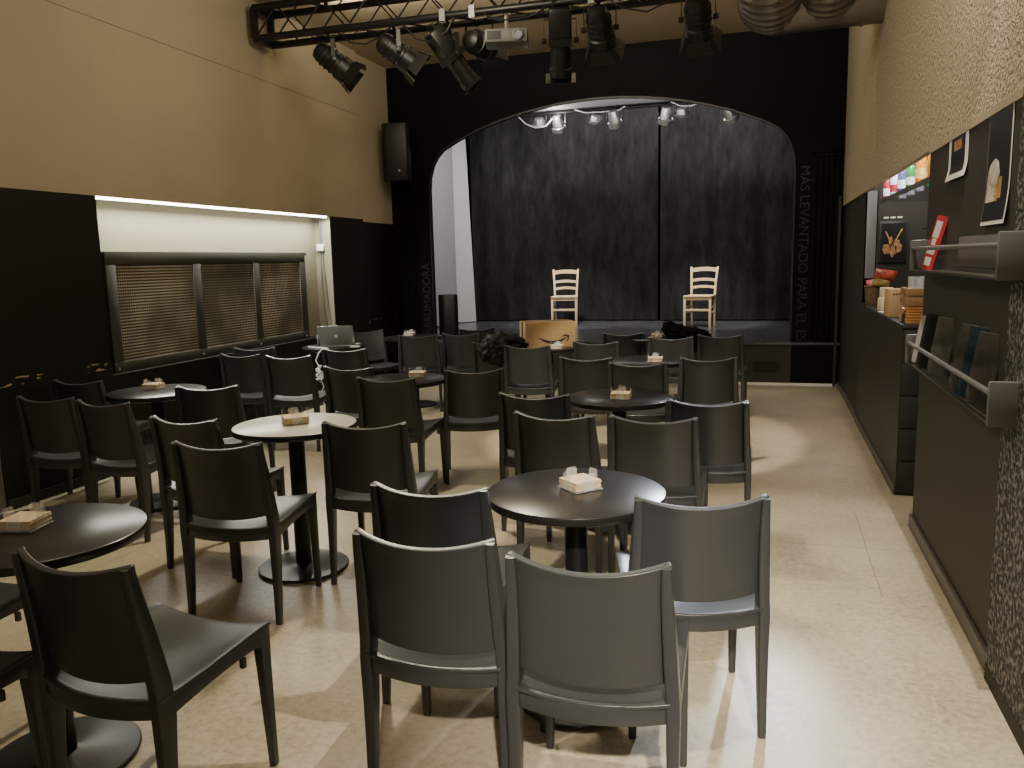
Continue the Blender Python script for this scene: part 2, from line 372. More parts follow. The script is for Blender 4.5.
# fluted pilasters with capitals
mb = MB()
for x0, x1 in ((.36, .78), (-4.66, -4.38)):
    n = 7
    for k in range(n):
        x = x0 + (x1 - x0) * (k + .5) / n
        if x0 > 0 and x < .5: continue
        mb.lohi((x - .014, YP - .025, ST + .02), (x + .014, YP, 2.62))
mb.lohi((.48, YP - .06, 2.64), (.80, YP, 2.72)).lohi((.50, YP - .04, 2.60), (.79, YP, 2.64))
mb.lohi((-4.62, YP - .06, 2.42), (-4.28, YP, 2.5))
mb.bevel(.004)
struct('trim_9', mb, 'proscenium', 'fluted black pilasters beside the arch')
for txt, loc, ry, length, lab in (('MÁS LEVANTADO PARA EL ES', (.355, YP - .004, 2.52), PI / 2, 2.0, 'raised dark lettering down the column right of the stage'),
                                  ('ABRUMADORA', (-4.235, YP - .004, .58), -PI / 2, .95, 'raised dark lettering up the column left of the stage')):
    t = thing('lettering', lab, 'lettering', loc)
    t.rotation_euler = (Matrix.Rotation(ry, 3, 'Y') @ Matrix.Rotation(PI / 2, 3, 'X')).to_euler()
    f = text_mesh('probe', txt, .15, .004, 'letters'); full = max(v.co.x for v in f.data.vertices); k = length / full; bpy.data.objects.remove(f)
    for i, ch in enumerate(txt):
        if ch == ' ': continue
        f = text_mesh('probe', txt[:i + 1], .15, .004, 'letters'); xr = max(v.co.x for v in f.data.vertices); bpy.data.objects.remove(f)
        o = text_mesh('letter', ch, .15, .004, 'letters', t)
        x1 = max(v.co.x for v in o.data.vertices)
        o.location = ((xr - x1) * k, 0, 0); o.scale = (min(k, 1), 1, 1)
# stage box
struct('floor_stage', MB().lohi((-6.2, YP - .03, ST - .03), (2.2, 14.4, ST)), 'stagefloor', 'glossy black stage floor')
struct('ceiling_stage', MB().lohi((-6.2, D1, 4.3), (2.2, 14.4, 4.4)), 'proscenium', 'black ceiling over the stage')
struct('ceiling_stage_front', MB().lohi((-4.9, D1, 3.50), (1.0, 11.15, 3.56)), 'greywall', 'low grey soffit just behind the arch')
struct('wall_stage_back', MB().lohi((-6.2, 13.9, 0), (2.2, 14.0, 4.4)), 'proscenium', 'black rear wall of the stage')
struct('wall_stage_right', MB().lohi((1.2, D1, 0), (1.3, 14, 4.4)), 'proscenium', 'black right wall of the stage')
struct('wall_stage_left', MB().lohi((-5.15, D1, ST), (-5.05, 14, 4.4)), 'greywall', 'grey left wall of the stage')

def curtain(name, x0, x1, y, z0, z1, folds, depth, m, label, seed=0, x_bot=None):
    rnd = random.Random(seed); ph = [rnd.uniform(0, 6.28) for _ in range(6)]
    nu = int(folds * 10); xb = x_bot or (x0, x1)
    def fn(u, v):
        xt = x0 + (x1 - x0) * u; xbm = xb[0] + (xb[1] - xb[0]) * u
        x = xbm + (xt - xbm) * v
        d = depth * (.6 * math.sin(u * folds * 2 * PI + ph[0] + .6 * math.sin(u * 9 + ph[1])) + .4 * math.sin(u * folds * 3.3 + ph[2])) * (1.15 - .5 * v)
        return (x, y + d, z0 + (z1 - z0) * v)
    o = MB().sheet(nu, 8, fn, .012, (0, 1, 0)).build(name, m, ang=80)
    return tag(o, label, 'curtain')
tag(curtain('stage_curtain', -4.82, -1.665, 13.38, ST + .02, 4.25, 9, .022, 'velvet', 'long black velvet curtain behind the left half of the stage', 2), group='black stage curtains')
tag(curtain('stage_curtain', -1.62, 1.1, 13.34, ST + .02, 4.25, 8, .026, 'velvet', 'long black velvet curtain behind the right half of the stage', 5), group='black stage curtains')
# pale side cloths at stage left
tag(MB().sheet(24, 4, lambda u, v: (-5.0 + .04 * math.sin(u * 9), 10.75 + u * 2.2, ST + .02 + v * 3.7), .01).build('side_cloth', 'greywall', ang=80), 'pale grey cloth hanging at the left side of the stage', 'cloth')
tag(MB().sheet(8, 4, lambda u, v: (-5.0 + .26 * u * (1 - .45 * v) , 12.95 + .25 * u, ST + .01 + v * 3.7), .01).build('side_cloth', 'whitewall', ang=80), 'bright white cloth strip against the left edge of the black curtain', 'cloth')
t = thing('floor_vent', 'low dark ventilation grille in the stage front panel', 'vent', (.02, YP, .22))
MB().box((0, -.004, 0), (.3, .008, .12)).build('vent_plate', 'blackmetal', t)
mb = MB()
for k in range(5): mb.box((0, -.011, -.045 + k * .022), (.27, .008, .008), (R(30), 0, 0))
mb.build('vent_slat', 'dado', t)

# ------------------------------------------------------------------ radiator cover in the recess
CY0, CY1, CZ0, CZ1 = 5.0, 7.79, .752, 1.675
t = thing('radiator_cover', 'long dark metal radiator cover with three perforated panels in the lit recess', 'radiator cover', (XL - .07, (CY0 + CY1) / 2, CZ0))
h = (CY1 - CY0) / 2; H = CZ1 - CZ0
mb = MB().lohi((-.125, -h - .07, H - .03), (.0, h + .08, H))
mb.lohi((-.02, -h, H - .1), (.02, h, H)).lohi((-.02, -h, 0), (.02, h, .08))
w = 2 * h
e = [-h, -h + .10, -h + .985, -h + 1.09, -h + 1.86, -h + 1.96, h - .10, h]
for i in (0, 2, 4, 6): mb.lohi((-.02, e[i], .08), (.02, e[i + 1], H - .1))
mb.lohi((-.125, -h - .07, 0), (-.02, -h + .02, H - .03)).lohi((-.125, h - .02, 0), (-.02, h + .08, H - .03))
mb.bevel(.004).build('frame', 'darkmetal', t)
for i in (1, 3, 5):
    p = MB().lohi((-.008, e[i] - .004, .076), (.008, e[i + 1] + .004, H - .096)).build('perforated_panel', 'perf', t)
for y in (-h + .04, h - .04, e[2] + .05, e[4] + .05):
    MB().lathe([(.012, 0), (.012, .004), (.006, .006)], 10).build('screw', 'silver', t).matrix_local = Matrix.Translation((.02, y, .03)) @ Matrix.Rotation(PI / 2, 4, 'Y')
t = thing('junction_box', 'small white switch box on conduit at the far end of the recess', 'junction box', (XL - .12, NY1 - .01, 1.73))
MB().box((0, -.025, 0), (.085, .05, .075)).bevel(.006).build('box', 'white', t)
MB().tube([(0, -.015, .03), (0, -.015, .32)], .012).build('conduit', 'greymetal', t)
for k in (-1, 1):
    MB().tube([(k * .012, -.015, -.03), (k * .02 + .01, -.02, -.35), (k * .03 + .03, -.015, -.7), (k * .02 + .06, -.015, -.98)], .007, 8).build('cable', 'greymetal', t)

# ------------------------------------------------------------------ cafe chair
def make_chair():
    t = thing('cafe_chair', 'x', 'chair', group='dark slate plastic cafe chairs')
    HB, HT = .222, .203          # half width at the seat and at the top of the back
    def hw(z): return HB if z < .42 else HB + (HT - HB) * min(1, (z - .42) / .39)
    def lerp(pts, z):
        for (a, ya), (b, yb) in zip(pts, pts[1:]):
            if z <= b: return ya + (yb - ya) * max(0, (z - a)) / (b - a)
        return pts[-1][1]
    def post_y(z): return lerp([(.36, -.172), (.47, -.174), (.6, -.194), (.7, -.212), (.81, -.236)], z)
    zs = [.375, .42, .48, .54, .60, .66, .72, .77, .806]
    pw = [.034, .034, .034, .034, .033, .032, .030, .027, .024]
    for s in (-1, 1):
        MB().bar([(s * (hw(z) - w / 2), post_y(z) - .002, z) for z, w in zip(zs, pw)], pw, [.060, .060, .058, .054, .049, .043, .036, .029, .020]).bevel(.006, 3, 35, True).build('back_post', 'chair', t)
        MB().bar([(s * (HB - .0172), -.174, .375), (s * (HB - .0175), -.176, .30), (s * (HB - .0165), -.181, .15), (s * (HB - .0155), -.190, 0)], [.034, .032, .028, .024], [.0598, .052, .040, .028]).bevel(.006, 3, 35, True).build('leg', 'chair', t)
        MB().bar([(s * (HB - .0195), .213, .437), (s * (HB - .018), .216, .33), (s * (HB - .017), .222, .16), (s * (HB - .0155), .228, 0)], [.038, .034, .029, .024], [.044, .036, .030, .024]).bevel(.006, 3).build('leg', 'chair', t)
    def back(u, v):
        q = 2 * u - 1
        zt = .813 - .027 * (1 - q * q) ; zb = .492 - .024 * (1 - q * q)
        z = zb + (zt - zb) * v
        return (q * (hw(z) - .003), post_y(z) + .016 - .052 * (1 - abs(q) ** 2.2), z)
    MB().sheet(20, 14, back, lambda u, v: .012 + (.010 if v > .94 else 0) + (.006 if v < .04 else 0)).bevel(.004, 3, 50).build('backrest', 'chair', t, ang=50)
    def side_z(y): return lerp([(-.2, .440), (-.12, .440), (-.03, .445), (.06, .453), (.14, .460), (.2, .464), (.24, .464)], y)
    def seat(u, v):
        q = 2 * u - 1; y = -.2 + v * .438
        k = 1 - q * q
        yy = y - (.03 * k * (1 - v) ** 3)
        return (q * HB, yy, side_z(y) - k * (.014 + .022 * math.sin(PI * v) + .014 * v * v))
    MB().sheet(16, 18, seat, .012, (0, 0, 1)).bevel(.003, 2, 50).build('seat', 'chair', t, ang=50)
    for s in (-1, 1):
        ys = [-.185 + .385 * k / 12 for k in range(13)] + [.234]
        top = [(y, side_z(y) - .004) for y in ys]
        bot = [(y, (.378 + .034 * math.sin(min(1, (y + .185) / .34) * PI / 2) if y < .17 else .412 - (y - .17) * .35)) for y in ys]
        MB().loft([[(s * (HB - .001), y, a[1]), (s * (HB - .022), y, a[1]), (s * (HB - .022), y, b[1]), (s * (HB - .001), y, b[1])] for y, a, b in zip(ys, top, bot)]).bevel(.004).build('side_rail', 'chair', t)
        MB().box((s * (HB - .011), .12, .390), (.014, .014, .03)).build('stacking_peg', 'chair', t)
    def rail(u, v):
        q = 2 * u - 1; k = 1 - q * q
        return (q * (HB - .02), -.182 - .040 * k, .382 - .006 * k + v * .058)
    MB().sheet(16, 2, rail, .02, (0, 1, 0)).bevel(.004, 2, 50).build('rear_rail', 'chair', t, ang=50)
    MB().sheet(10, 1, lambda u, v: ((2 * u - 1) * (HB - .03), .221, .410 + v * (.035 - .018 * (1 - (2 * u - 1) ** 2))), .012, (0, 1, 0)).build('front_rail', 'chair', t)
    return t
CH = [  # top-edge middle x, y, yaw degrees, label
 (-.862, 1.92, 1, 'nearest pair before the front round table, the left chair'),
 (-.400, 1.85, 2, 'nearest pair before the front round table, the right chair'),
 (-.170, 2.44, 15, 'chair standing at the right side of the front round table'),
 (-1.04, 2.38, 2, 'chair at the left of the front round table, half hidden behind the nearest left chair'),
 (-1.675, 1.555, -5, 'large chair beside the cropped table at the left edge, seat fully in view'),
 (-2.195, 1.215, -2, 'dark plastic chair at the left edge, only its seat corner showing below the cropped table'),
 (-2.60, 1.63, -2, 'dark plastic chair barely visible under the far side of the cropped left table'),
 (-2.18, 2.81, 7, 'chair directly in front of the pale topped table, seat and front leg in view'),
 (-2.71, 3.26, -4, 'chair at the left of the pale topped table, behind the one in front of it'),
 (-3.31, 4.22, 12, 'chair between the wall table and the pale topped table'),
 (-4.02, 3.68, 1, 'leftmost chair of the pair in front of the wall table'),
 (-3.54, 3.61, -6, 'right chair of the pair in front of the wall table'),
 (-4.40, 4.30, 0, 'chair tucked against the black wall left of the wall table'),
 (-4.24, 5.86, -3, 'left chair of the pair under the perforated radiator cover'),
 (-3.73, 5.79, 5, 'right chair of the pair under the perforated radiator cover'),
 (-4.44, 6.36, 8, 'chair by the radiator cover showing only its top edge over the pair'),
 (-1.76, 3.32, 8, 'chair right of the pale topped table, covering its edge'),
 (-2.32, 4.70, 1, 'chair pushed in close at the front of the middle table'),
 (-2.85, 5.18, -5, 'chair at the left of the middle table, behind the pale topped table'),
 (-3.50, 6.32, 6, 'chair directly in front of the open laptop'),
 (-4.22, 8.12, -131, 'side-on chair right of the laptop with its bluish back lit'),
 (-3.38, 7.64, 14, 'left chair of the pair in front of the table by the left column'),
 (-2.985, 7.82, 2, 'right chair of the pair in front of the table by the left column'),
 (-3.02, 8.43, 38, 'angled chair just before the black speaker on stage'),
 (-2.33, 6.95, 8, 'chair with a black puffer coat heaped on its back'),
 (-1.95, 6.70, 4, 'chair straight in front of the cardboard box'),
 (-1.88, 5.16, 20, 'chair at the right of the middle table, open floor beneath it'),
 (-1.20, 4.23, -1, 'chair at the left of the second round table of the central row'),
 (-.95, 3.68, -6, 'left chair of the pair directly behind the front round table'),
 (-.48, 3.68, 0, 'right chair of the pair directly behind the front round table'),
 (-.27, 4.16, 1, 'chair at the right of the second round table, beside the aisle'),
 (-.38, 5.97, 9, 'chair at the right of the third central table, beside the aisle'),
 (-.84, 5.64, 6, 'chair in front of the third central table, just beyond the second table'),
 (-1.27, 5.91, -4, 'chair at the left of the third central table'),
 (-.39, 7.72, -2, 'farthest aisle chair, nearest to the bare right end of the stage front'),
 (-.82, 7.52, 6, 'chair in front of the farthest table with the black jacket behind it'),
 (-1.32, 7.92, 1, 'chair at the left of the farthest table, close to the stage'),
 (-1.42, 7.04, 2, 'chair at the right end of the cardboard box table'),
]
proto = make_chair()
for i, (x, y, yaw, lab) in enumerate(CH):
    o = proto if i == 0 else copy_tree(proto)
    a = R(yaw); o.location = (x - math.sin(a) * .236, y + math.cos(a) * .236, 0); o.rotation_euler = (0, 0, a)
    w = lab.split()
    if w[0] == 'nearest': lab = 'dark plastic chair, ' + ('left' if 'left' in lab else 'right') + ' of the nearest pair before the front round table'
    elif len(w) <= 14 and w[0] != 'seat': lab = 'dark plastic ' + lab
    o['label'] = lab

# ------------------------------------------------------------------ round pedestal tables
def make_table():
    t = thing('cafe_table', 'x', 'table', group='round pedestal cafe tables')
    MB().lathe([(.298, .7195), (.303, .722), (.305, .727), (.305, .744), (.3035, .748), (.300, .750), (.05, .7502), (.0, .7502)][:7], 72).build('tabletop', 'top', t, ang=30)
    MB().lathe([(.042, .018), (.040, .03), (.040, .70), (.06, .705), (.11, .712), (.11, .7195)], 28).build('column', 'column', t)
    MB().lathe([(.222, .008), (.226, .010), (.226, .014), (.222, .017), (.06, .022), (.045, .03)], 64).build('base', 'base', t)
    for k in range(4):
        a = PI / 4 + k * PI / 2
        MB().lathe([(.012, 0), (.012, .009)], 12, (.19 * math.cos(a), .19 * math.sin(a), 0)).build('glide', 'column', t)
    return t
TB = [(-2.10, 1.85, 'round black table cropped by the left edge of the frame'), (-3.78, 4.33, 'round black table beside the black left wall'), (-2.235, 3.50, 'round table whose top shines pale, fourth chairs around it'),
      (-.605, 2.635, 'front round black table, nearest whole table to the aisle'), (-.785, 4.56, 'second round black table of the central row'), (-.84, 6.28, 'third central table, small black top between chair backs'),
      (-1.0, 8.06, 'farthest table before the stage, black jacket beside it'), (-1.88, 7.17, 'black table carrying the cardboard box'), (-2.37, 5.06, 'middle round table hidden by a chair pushed in close'),
      (-3.62, 8.06, 'far round table by the left column of the stage'), (-4.02, 7.06, 'round table carrying the open laptop')]
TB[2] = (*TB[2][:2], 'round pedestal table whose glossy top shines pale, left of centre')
pt = make_table(); tables = []
for i, (x, y, lab) in enumerate(TB):
    o = pt if i == 0 else copy_tree(pt)
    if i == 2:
        tp = [c for c in o.children if c.name.startswith('tabletop')][0]; tp.data = tp.data.copy(); tp.data.materials.append(M['painted_sheen_top'])
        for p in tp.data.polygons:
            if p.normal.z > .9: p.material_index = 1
        tp['label'] = 'glossy top with the recess light reflection painted pale, black edge'
    o.location = (x, y, 0); o['label'] = lab; tables.append(o)

# napkin holders of clear acrylic, each with a pile of kraft napkins
def make_holder():
    t = thing('napkin_holder', 'x', 'napkin holder', group='clear napkin holders')
    MB().box((0, 0, .003), (.112, .112, .004)).bevel(.0012).build('base_plate', 'acrylic', t)
    for k in range(4):
        a = k * PI / 2
        mb = MB().prism([(-.022, .004), (.022, .004), (.022, .056), (.016, .063), (-.016, .063), (-.022, .056)], 1, -.0015, .0015)
        o = mb.build('side_tab', 'acrylic', t); o.matrix_local = Matrix.Rotation(a, 4, 'Z') @ Matrix.Translation((0, .054, 0))
    return t
def make_pile():
    mb = MB(); rnd = random.Random(3)
    for k in range(6):
        mb.box((rnd.uniform(-.002, .002), rnd.uniform(-.002, .002), .0085 + k * .0048), (.103, .103, .0043), (0, 0, rnd.uniform(-.03, .03)))
    o = mb.build('napkin_pile', 'napkin'); return tag(o, 'x', 'napkins', 'kraft napkin piles')
ph_, pp_ = make_holder(), make_pile()
HD = [(-2.175, 1.875, 12, 'on the table cropped by the left edge'), (-3.865, 4.40, 8, 'on the table beside the black left wall'), (-2.245, 3.52, 40, 'on the pale shining table'),
      (-.595, 2.665, 47, 'on the front round table'), (-.765, 4.50, 2, 'on the second central table'), (-.785, 6.16, 5, 'on the third central table'),
      (-1.01, 8.06, 3, 'on the farthest table beside the black jacket'), (-1.755, 6.985, 4, 'in front of the cardboard box'), (-2.30, 5.17, 12, 'on the middle table'), (-3.70, 8.15, 5, 'on the table by the left column')]
for i, (x, y, a, lab) in enumerate(HD):
    o = ph_ if i == 0 else copy_tree(ph_); q = pp_ if i == 0 else copy_tree(pp_)
    for z, c, s in ((.7505, o, 'clear acrylic napkin holder '), (.7507, q, 'pile of brown paper napkins in the holder ')):
        c.location = (x, y, z); c.rotation_euler = (0, 0, R(a)); c['label'] = s + lab
        if i == 2: c.scale = (1.16, 1.16, 1.1)

# ------------------------------------------------------------------ things on tables and chairs
t = thing('cardboard_box', 'brown cardboard parcel box with a smile arrow and black tape', 'box', (-1.90, 7.20, .7505), R(27))
t.scale = (.92, .92, 1)
MB().box((0, 0, .115), (.50, .30, .23)).bevel(.003).build('carton', 'cardboard', t)
MB().box((-.2515, 0, .115), (.004, .05, .23)).box((0, 0, .2315), (.50, .05, .002)).build('tape', 'tape', t)
def smile():
    mb = MB(); pts = []
    for k in range(15):
        u = k / 14; x = -.12 + u * .30; z = .105 - .075 * math.sin(PI * (.06 + u * .80)) + u * .028
        pts.append((x, z, .003 + .012 * math.sin(PI * min(1, u * 1.02))))
    mb.loft([[(x, -.1515, z + w), (x, -.1515, z - w), (x, -.1503, z - w), (x, -.1503, z + w)] for x, z, w in pts])
    mb.bar([(.115, -.151, .098), (.15, -.151, .108), (.182, -.151, .102)], .002, [.006, .016, .014], (0, 1, 0)).bar([(.180, -.151, .106), (.178, -.151, .075), (.163, -.151, .048)], .002, [.014, .014, .003], (0, 1, 0))
    return mb
smile().build('smile_arrow', 'tape', t)
MB().box((.215, -.1505, .125), (.008, .002, .02)).box((.215, -.1505, .10), (.008, .002, .012)).build('printed_mark', 'kraftprint', t)

t = thing('laptop', 'open grey laptop seen from behind on the round table by the wall', 'laptop', (-3.96, 7.10, .7505), R(12))
t.scale = (1.12, 1.0, 1.0)
MB().box((0, .0, .008), (.31, .215, .014)).bevel(.004).build('keyboard_base', 'alu', t)
MB().box((0, .0, .0158), (.27, .1, .001)).build('keys', 'key', t)
lid = MB().box((0, 0, .104), (.31, .007, .205)).bevel(.003).build('lid', 'alu', t)
lid.matrix_local = Matrix.Translation((0, -.108, .014)) @ Matrix.Rotation(R(20), 4, 'X')
# emblem on the lid: a fruit outline with a leaf
mb = MB(); poly = []
for k in range(28):
    a = 2 * PI * k / 28; r = .0165 * (1 - .14 * math.exp(-((a - PI / 2) / .35) ** 2) - .08 * math.exp(-((a - 3 * PI / 2) / .3) ** 2) - .22 * math.exp(-(min(a, 2 * PI - a) / .35) ** 2))
    poly.append((r * .95 * math.cos(a), .1 + r * 1.05 * math.sin(a)))
mb.prism(poly, 1, -.0047, -.003)
mb.prism([(.001, .117), (.004, .124), (.009, .127), (.007, .120)], 1, -.0047, -.003)
mb.build('lid_emblem', 'emblem', lid)
MB().box((0, .0042, .108), (.285, .001, .175)).build('screen', 'key', lid)
# papers, stand and cables on the laptop table
t = thing('tablet', 'pale tablet leaning just left of the laptop', 'tablet', (-4.13, 7.10, .7505), R(48))
o = MB().box((0, 0, .09), (.16, .008, .19)).bevel(.003).build('screen_panel', 'greymetal', t); o.matrix_local = Matrix.Rotation(R(20), 4, 'X')
o = MB().box((0, .07, .045), (.10, .005, .16)).bevel(.002).build('kickstand', 'greymetal', t); o.matrix_local = Matrix.Translation((0, .03, -.0)) @ Matrix.Rotation(R(-15), 4, 'X')
tag(MB().tube([(-4.25, 6.98, .757), (-4.20, 6.90, .757), (-4.10, 6.86, .757), (-4.0, 6.83, .757), (-3.93, 6.80, .757)], .005, 8).build('white_cable', 'whitecable'), 'white cable lying along the front of the laptop table', 'cable')
t = thing('power_adapter', 'white plug bundle hanging below the laptop table', 'adapter', (-3.99, 6.73, .52))
MB().tube([(.03 * math.sin(k * 1.3) - .01, .02 * math.cos(k * 2.1), .06 - .004 * k + .03 * math.sin(k * .9)) for k in range(30)], .0075, 8).build('cable_bundle', 'whitecable', t)
MB().box((0, .01, -.02), (.05, .03, .05)).bevel(.006).build('plug', 'whitecable', t)
MB().tube([(0, 0, .05), (-.04, .0, .13), (-.01, .01, .2), (.01, .03, .2285)], .006, 8).build('cord', 'whitecable', t)
MB().tube([(0, 0, -.05), (.03, 0, -.12), (-.02, 0, -.2), (.03, 0, -.3), (.02, 0, -.42), (.0, .02, -.515)], .005, 8).build('cord', 'whitecable', t)
tag(MB().box((-3.74, 6.97, .757), (.09, .06, .012), (0, 0, .3)).bevel(.003).build('charger', 'white'), 'small white charger right of the laptop', 'charger')

def coat(name, label, cat, blobs, m, loc):
    mb = MB()
    for k, (c, d, r) in enumerate(blobs): mb.blob(c, d, r, .22, 9, 4, k + 3)
    o = mb.build(name, m, ang=180); o.location = loc
    return tag(o, label, cat)
coat('puffer_coat', 'shiny black puffer coat heaped over the chair back left of the box', 'coat', [((0, -.03, .80), (.30, .20, .20), None), ((-.09, -.06, .74), (.18, .14, .22), (0, .2, 0)), ((.12, .02, .80), (.26, .2, .14), (0, .35, 0)), ((-.02, -.08, .70), (.22, .10, .18), None)], 'puffer', (-2.27, 6.98, 0))
coat('jacket', 'black jacket draped at the farthest table near the stage', 'jacket', [((0, 0, .80), (.30, .28, .14), (0, .15, 0)), ((-.1, .02, .84), (.14, .18, .13), None), ((.15, .0, .785), (.26, .26, .11), (0, .1, 0)), ((.20, .06, .70), (.2, .16, .22), None)], 'coat', (-.80, 8.14, 0))

# ------------------------------------------------------------------ stage furniture
def make_wood_chair():
    t = thing('wooden_chair', 'x', 'chair', group='pale ladder-back chairs on stage')
    for s in (-1, 1):
        MB().bar([(s * .185, -.19, 0), (s * .185, -.185, .44)], .034, .034).bevel(.005).build('leg', 'wood', t)
        MB().bar([(s * .165, .19, 0), (s * .168, .175, .25), (s * .172, .175, .45), (s * .182, .205, .66), (s * .195, .255, .865)], .030, .030).bevel(.005).build('leg', 'wood', t)
        MB().tube([(s * .182, -.18, .21), (s * .168, .17, .21)], .010).build('stretcher', 'wood', t)
        MB().tube([(s * .182, -.18, .29), (s * .168, .17, .29)], .010).build('stretcher', 'wood', t)
    MB().bar([(-.18, -.188, .25), (.18, -.188, .25)], .034, .016, (0, 0, 1)).bevel(.003).build('stretcher', 'wood', t)
    MB().prism([(-.205, -.215), (.205, -.215), (.19, .185), (-.19, .185)], 2, .435, .46).bevel(.008).build('seat', 'wood', t)
    MB().box((0, -.188, .415), (.36, .018, .045)).build('front_rail', 'wood', t)
    for z, hgt in ((.555, .042), (.67, .044), (.82, .055)) if False else ((.56, .04), (.665, .042), (.815, .06)):
        yy = .182 + (z - .5) * .2
        def slat(u, v, z=z, hgt=hgt, yy=yy):
            q = 2 * u - 1; hw = .172 + (z - .45) * .05
            return (q * hw, yy + .03 * (1 - q * q), z - hgt / 2 + v * hgt + .018 * (1 - q * q))
        MB().sheet(10, 2, slat, .012, (0, 1, 0)).build('slat', 'wood', t)
    return t
wc = make_wood_chair()
wc.location = (-3.0, 12.50, ST); wc.rotation_euler = (0, 0, R(9)); wc['label'] = 'pale wooden ladder-back chair on the left of the stage'
w2 = copy_tree(wc); w2.location = (-.91, 12.27, ST); w2.rotation_euler = (0, 0, R(-9)); w2['label'] = 'pale wooden ladder-back chair on the right of the stage'
tag(MB().box((-1.02, 11.3, ST + .002), (.015, .5, .002), (0, 0, R(-20))).build('tape_mark', 'paper'), 'thin pale tape mark on the stage floor before the right chair', 'tape')

def speaker(name, label, loc, w, d, h, rz, stand=False):
    t = thing(name, label, 'speaker', loc, rz)
    MB().prism([(-w / 2, -d * .3), (-w * .36, -d / 2), (w * .36, -d / 2), (w / 2, -d * .3), (w * .32, d / 2), (-w * .32, d / 2)], 2, 0, h).bevel(.012).build('cabinet', 'blackmetal', t)
    MB().box((0, -d / 2 - .003, h * .52), (w * .66, .008, h * .86)).bevel(.003).build('grille', 'cable', t)
    return t
speaker('loudspeaker', 'black loudspeaker standing on the left front of the stage', (-4.13, 10.42, ST), .27, .24, .59, R(14))
t = speaker('loudspeaker', 'black loudspeaker hung high on the left of the arch', (-4.47, 9.72, 2.56), .36, .28, .70, R(14))
MB().tube([(0, .12, .35), (.07, .325, .35)], .02).build('wall_bracket', 'blackmetal', t)
MB().lathe([(.012, 0), (.012, .004)], 10).build('badge', 'silver', t).matrix_local = Matrix.Translation((.04, -.155, .12)) @ Matrix.Rotation(PI / 2, 4, 'X')

# ------------------------------------------------------------------ truss and its lamps
TY0, TY1, TZ0, TZ1 = 6.93, 7.20, 3.63, 3.90
TX0, TX1 = -4.58, -.30
t = thing('lighting_truss', 'black square lattice lighting truss hung under the ceiling', 'truss', (0, 0, 0))
for y in (TY0, TY1):
    for z in (TZ0, TZ1): MB().tube([(TX0, y, z), (TX1, y, z)], .033, 12).build('chord', 'blackmetal', t)
n = 18; st = (TX1 - TX0) / n
for (y0, z0), (y1, z1) in (((TY0, TZ0), (TY0, TZ1)), ((TY1, TZ0), (TY1, TZ1)), ((TY0, TZ0), (TY1, TZ0)), ((TY0, TZ1), (TY1, TZ1))):
    mb = MB()
    for k in range(n):
        a, b = (y0, z0), (y1, z1)
        if k % 2: a, b = b, a
        mb.tube([(TX0 + st * k, *a), (TX0 + st * (k + 1), *b)], .008, 6)
    mb.build('lattice_face', 'blackmetal', t)
mb = MB()
for p, q in (((TY0, TZ0), (TY0, TZ1)), ((TY0, TZ1), (TY1, TZ1)), ((TY1, TZ1), (TY1, TZ0)), ((TY1, TZ0), (TY0, TZ0))): mb.bar([(TX0, *p), (TX0, *q)], .05, .05, (1, 0, 0))
mb.build('end_frame', 'blackmetal', t)
for x in (-3.9, -1.2): MB().tube([(x, (TY0 + TY1) / 2, TZ1 - .02), (x, (TY0 + TY1) / 2, ZC)], .02).build('hanger', 'blackmetal', t)
MB().bar([(TX0, TY1, TZ1), (TX0, TY1, ZC)], .04, .04).build('hanger', 'blackmetal', t)
for x in (-2.70, -2.43, -1.40): MB().box((x, TY0 - .03, TZ0), (.05, .03, .10)).build('clamp', 'alu', t)
tag(MB().tube([(-3.2, TY0 + .05, TZ1 + .03), (-2.5, TY0 + .03, TZ1 + .035), (-1.9, TY0 + .06, TZ1 + .03), (-1.3, TY0 + .02, TZ1 + .04)], .012, 8).build('green_cable', 'green'), 'green cable laid along the top of the truss', 'cable')

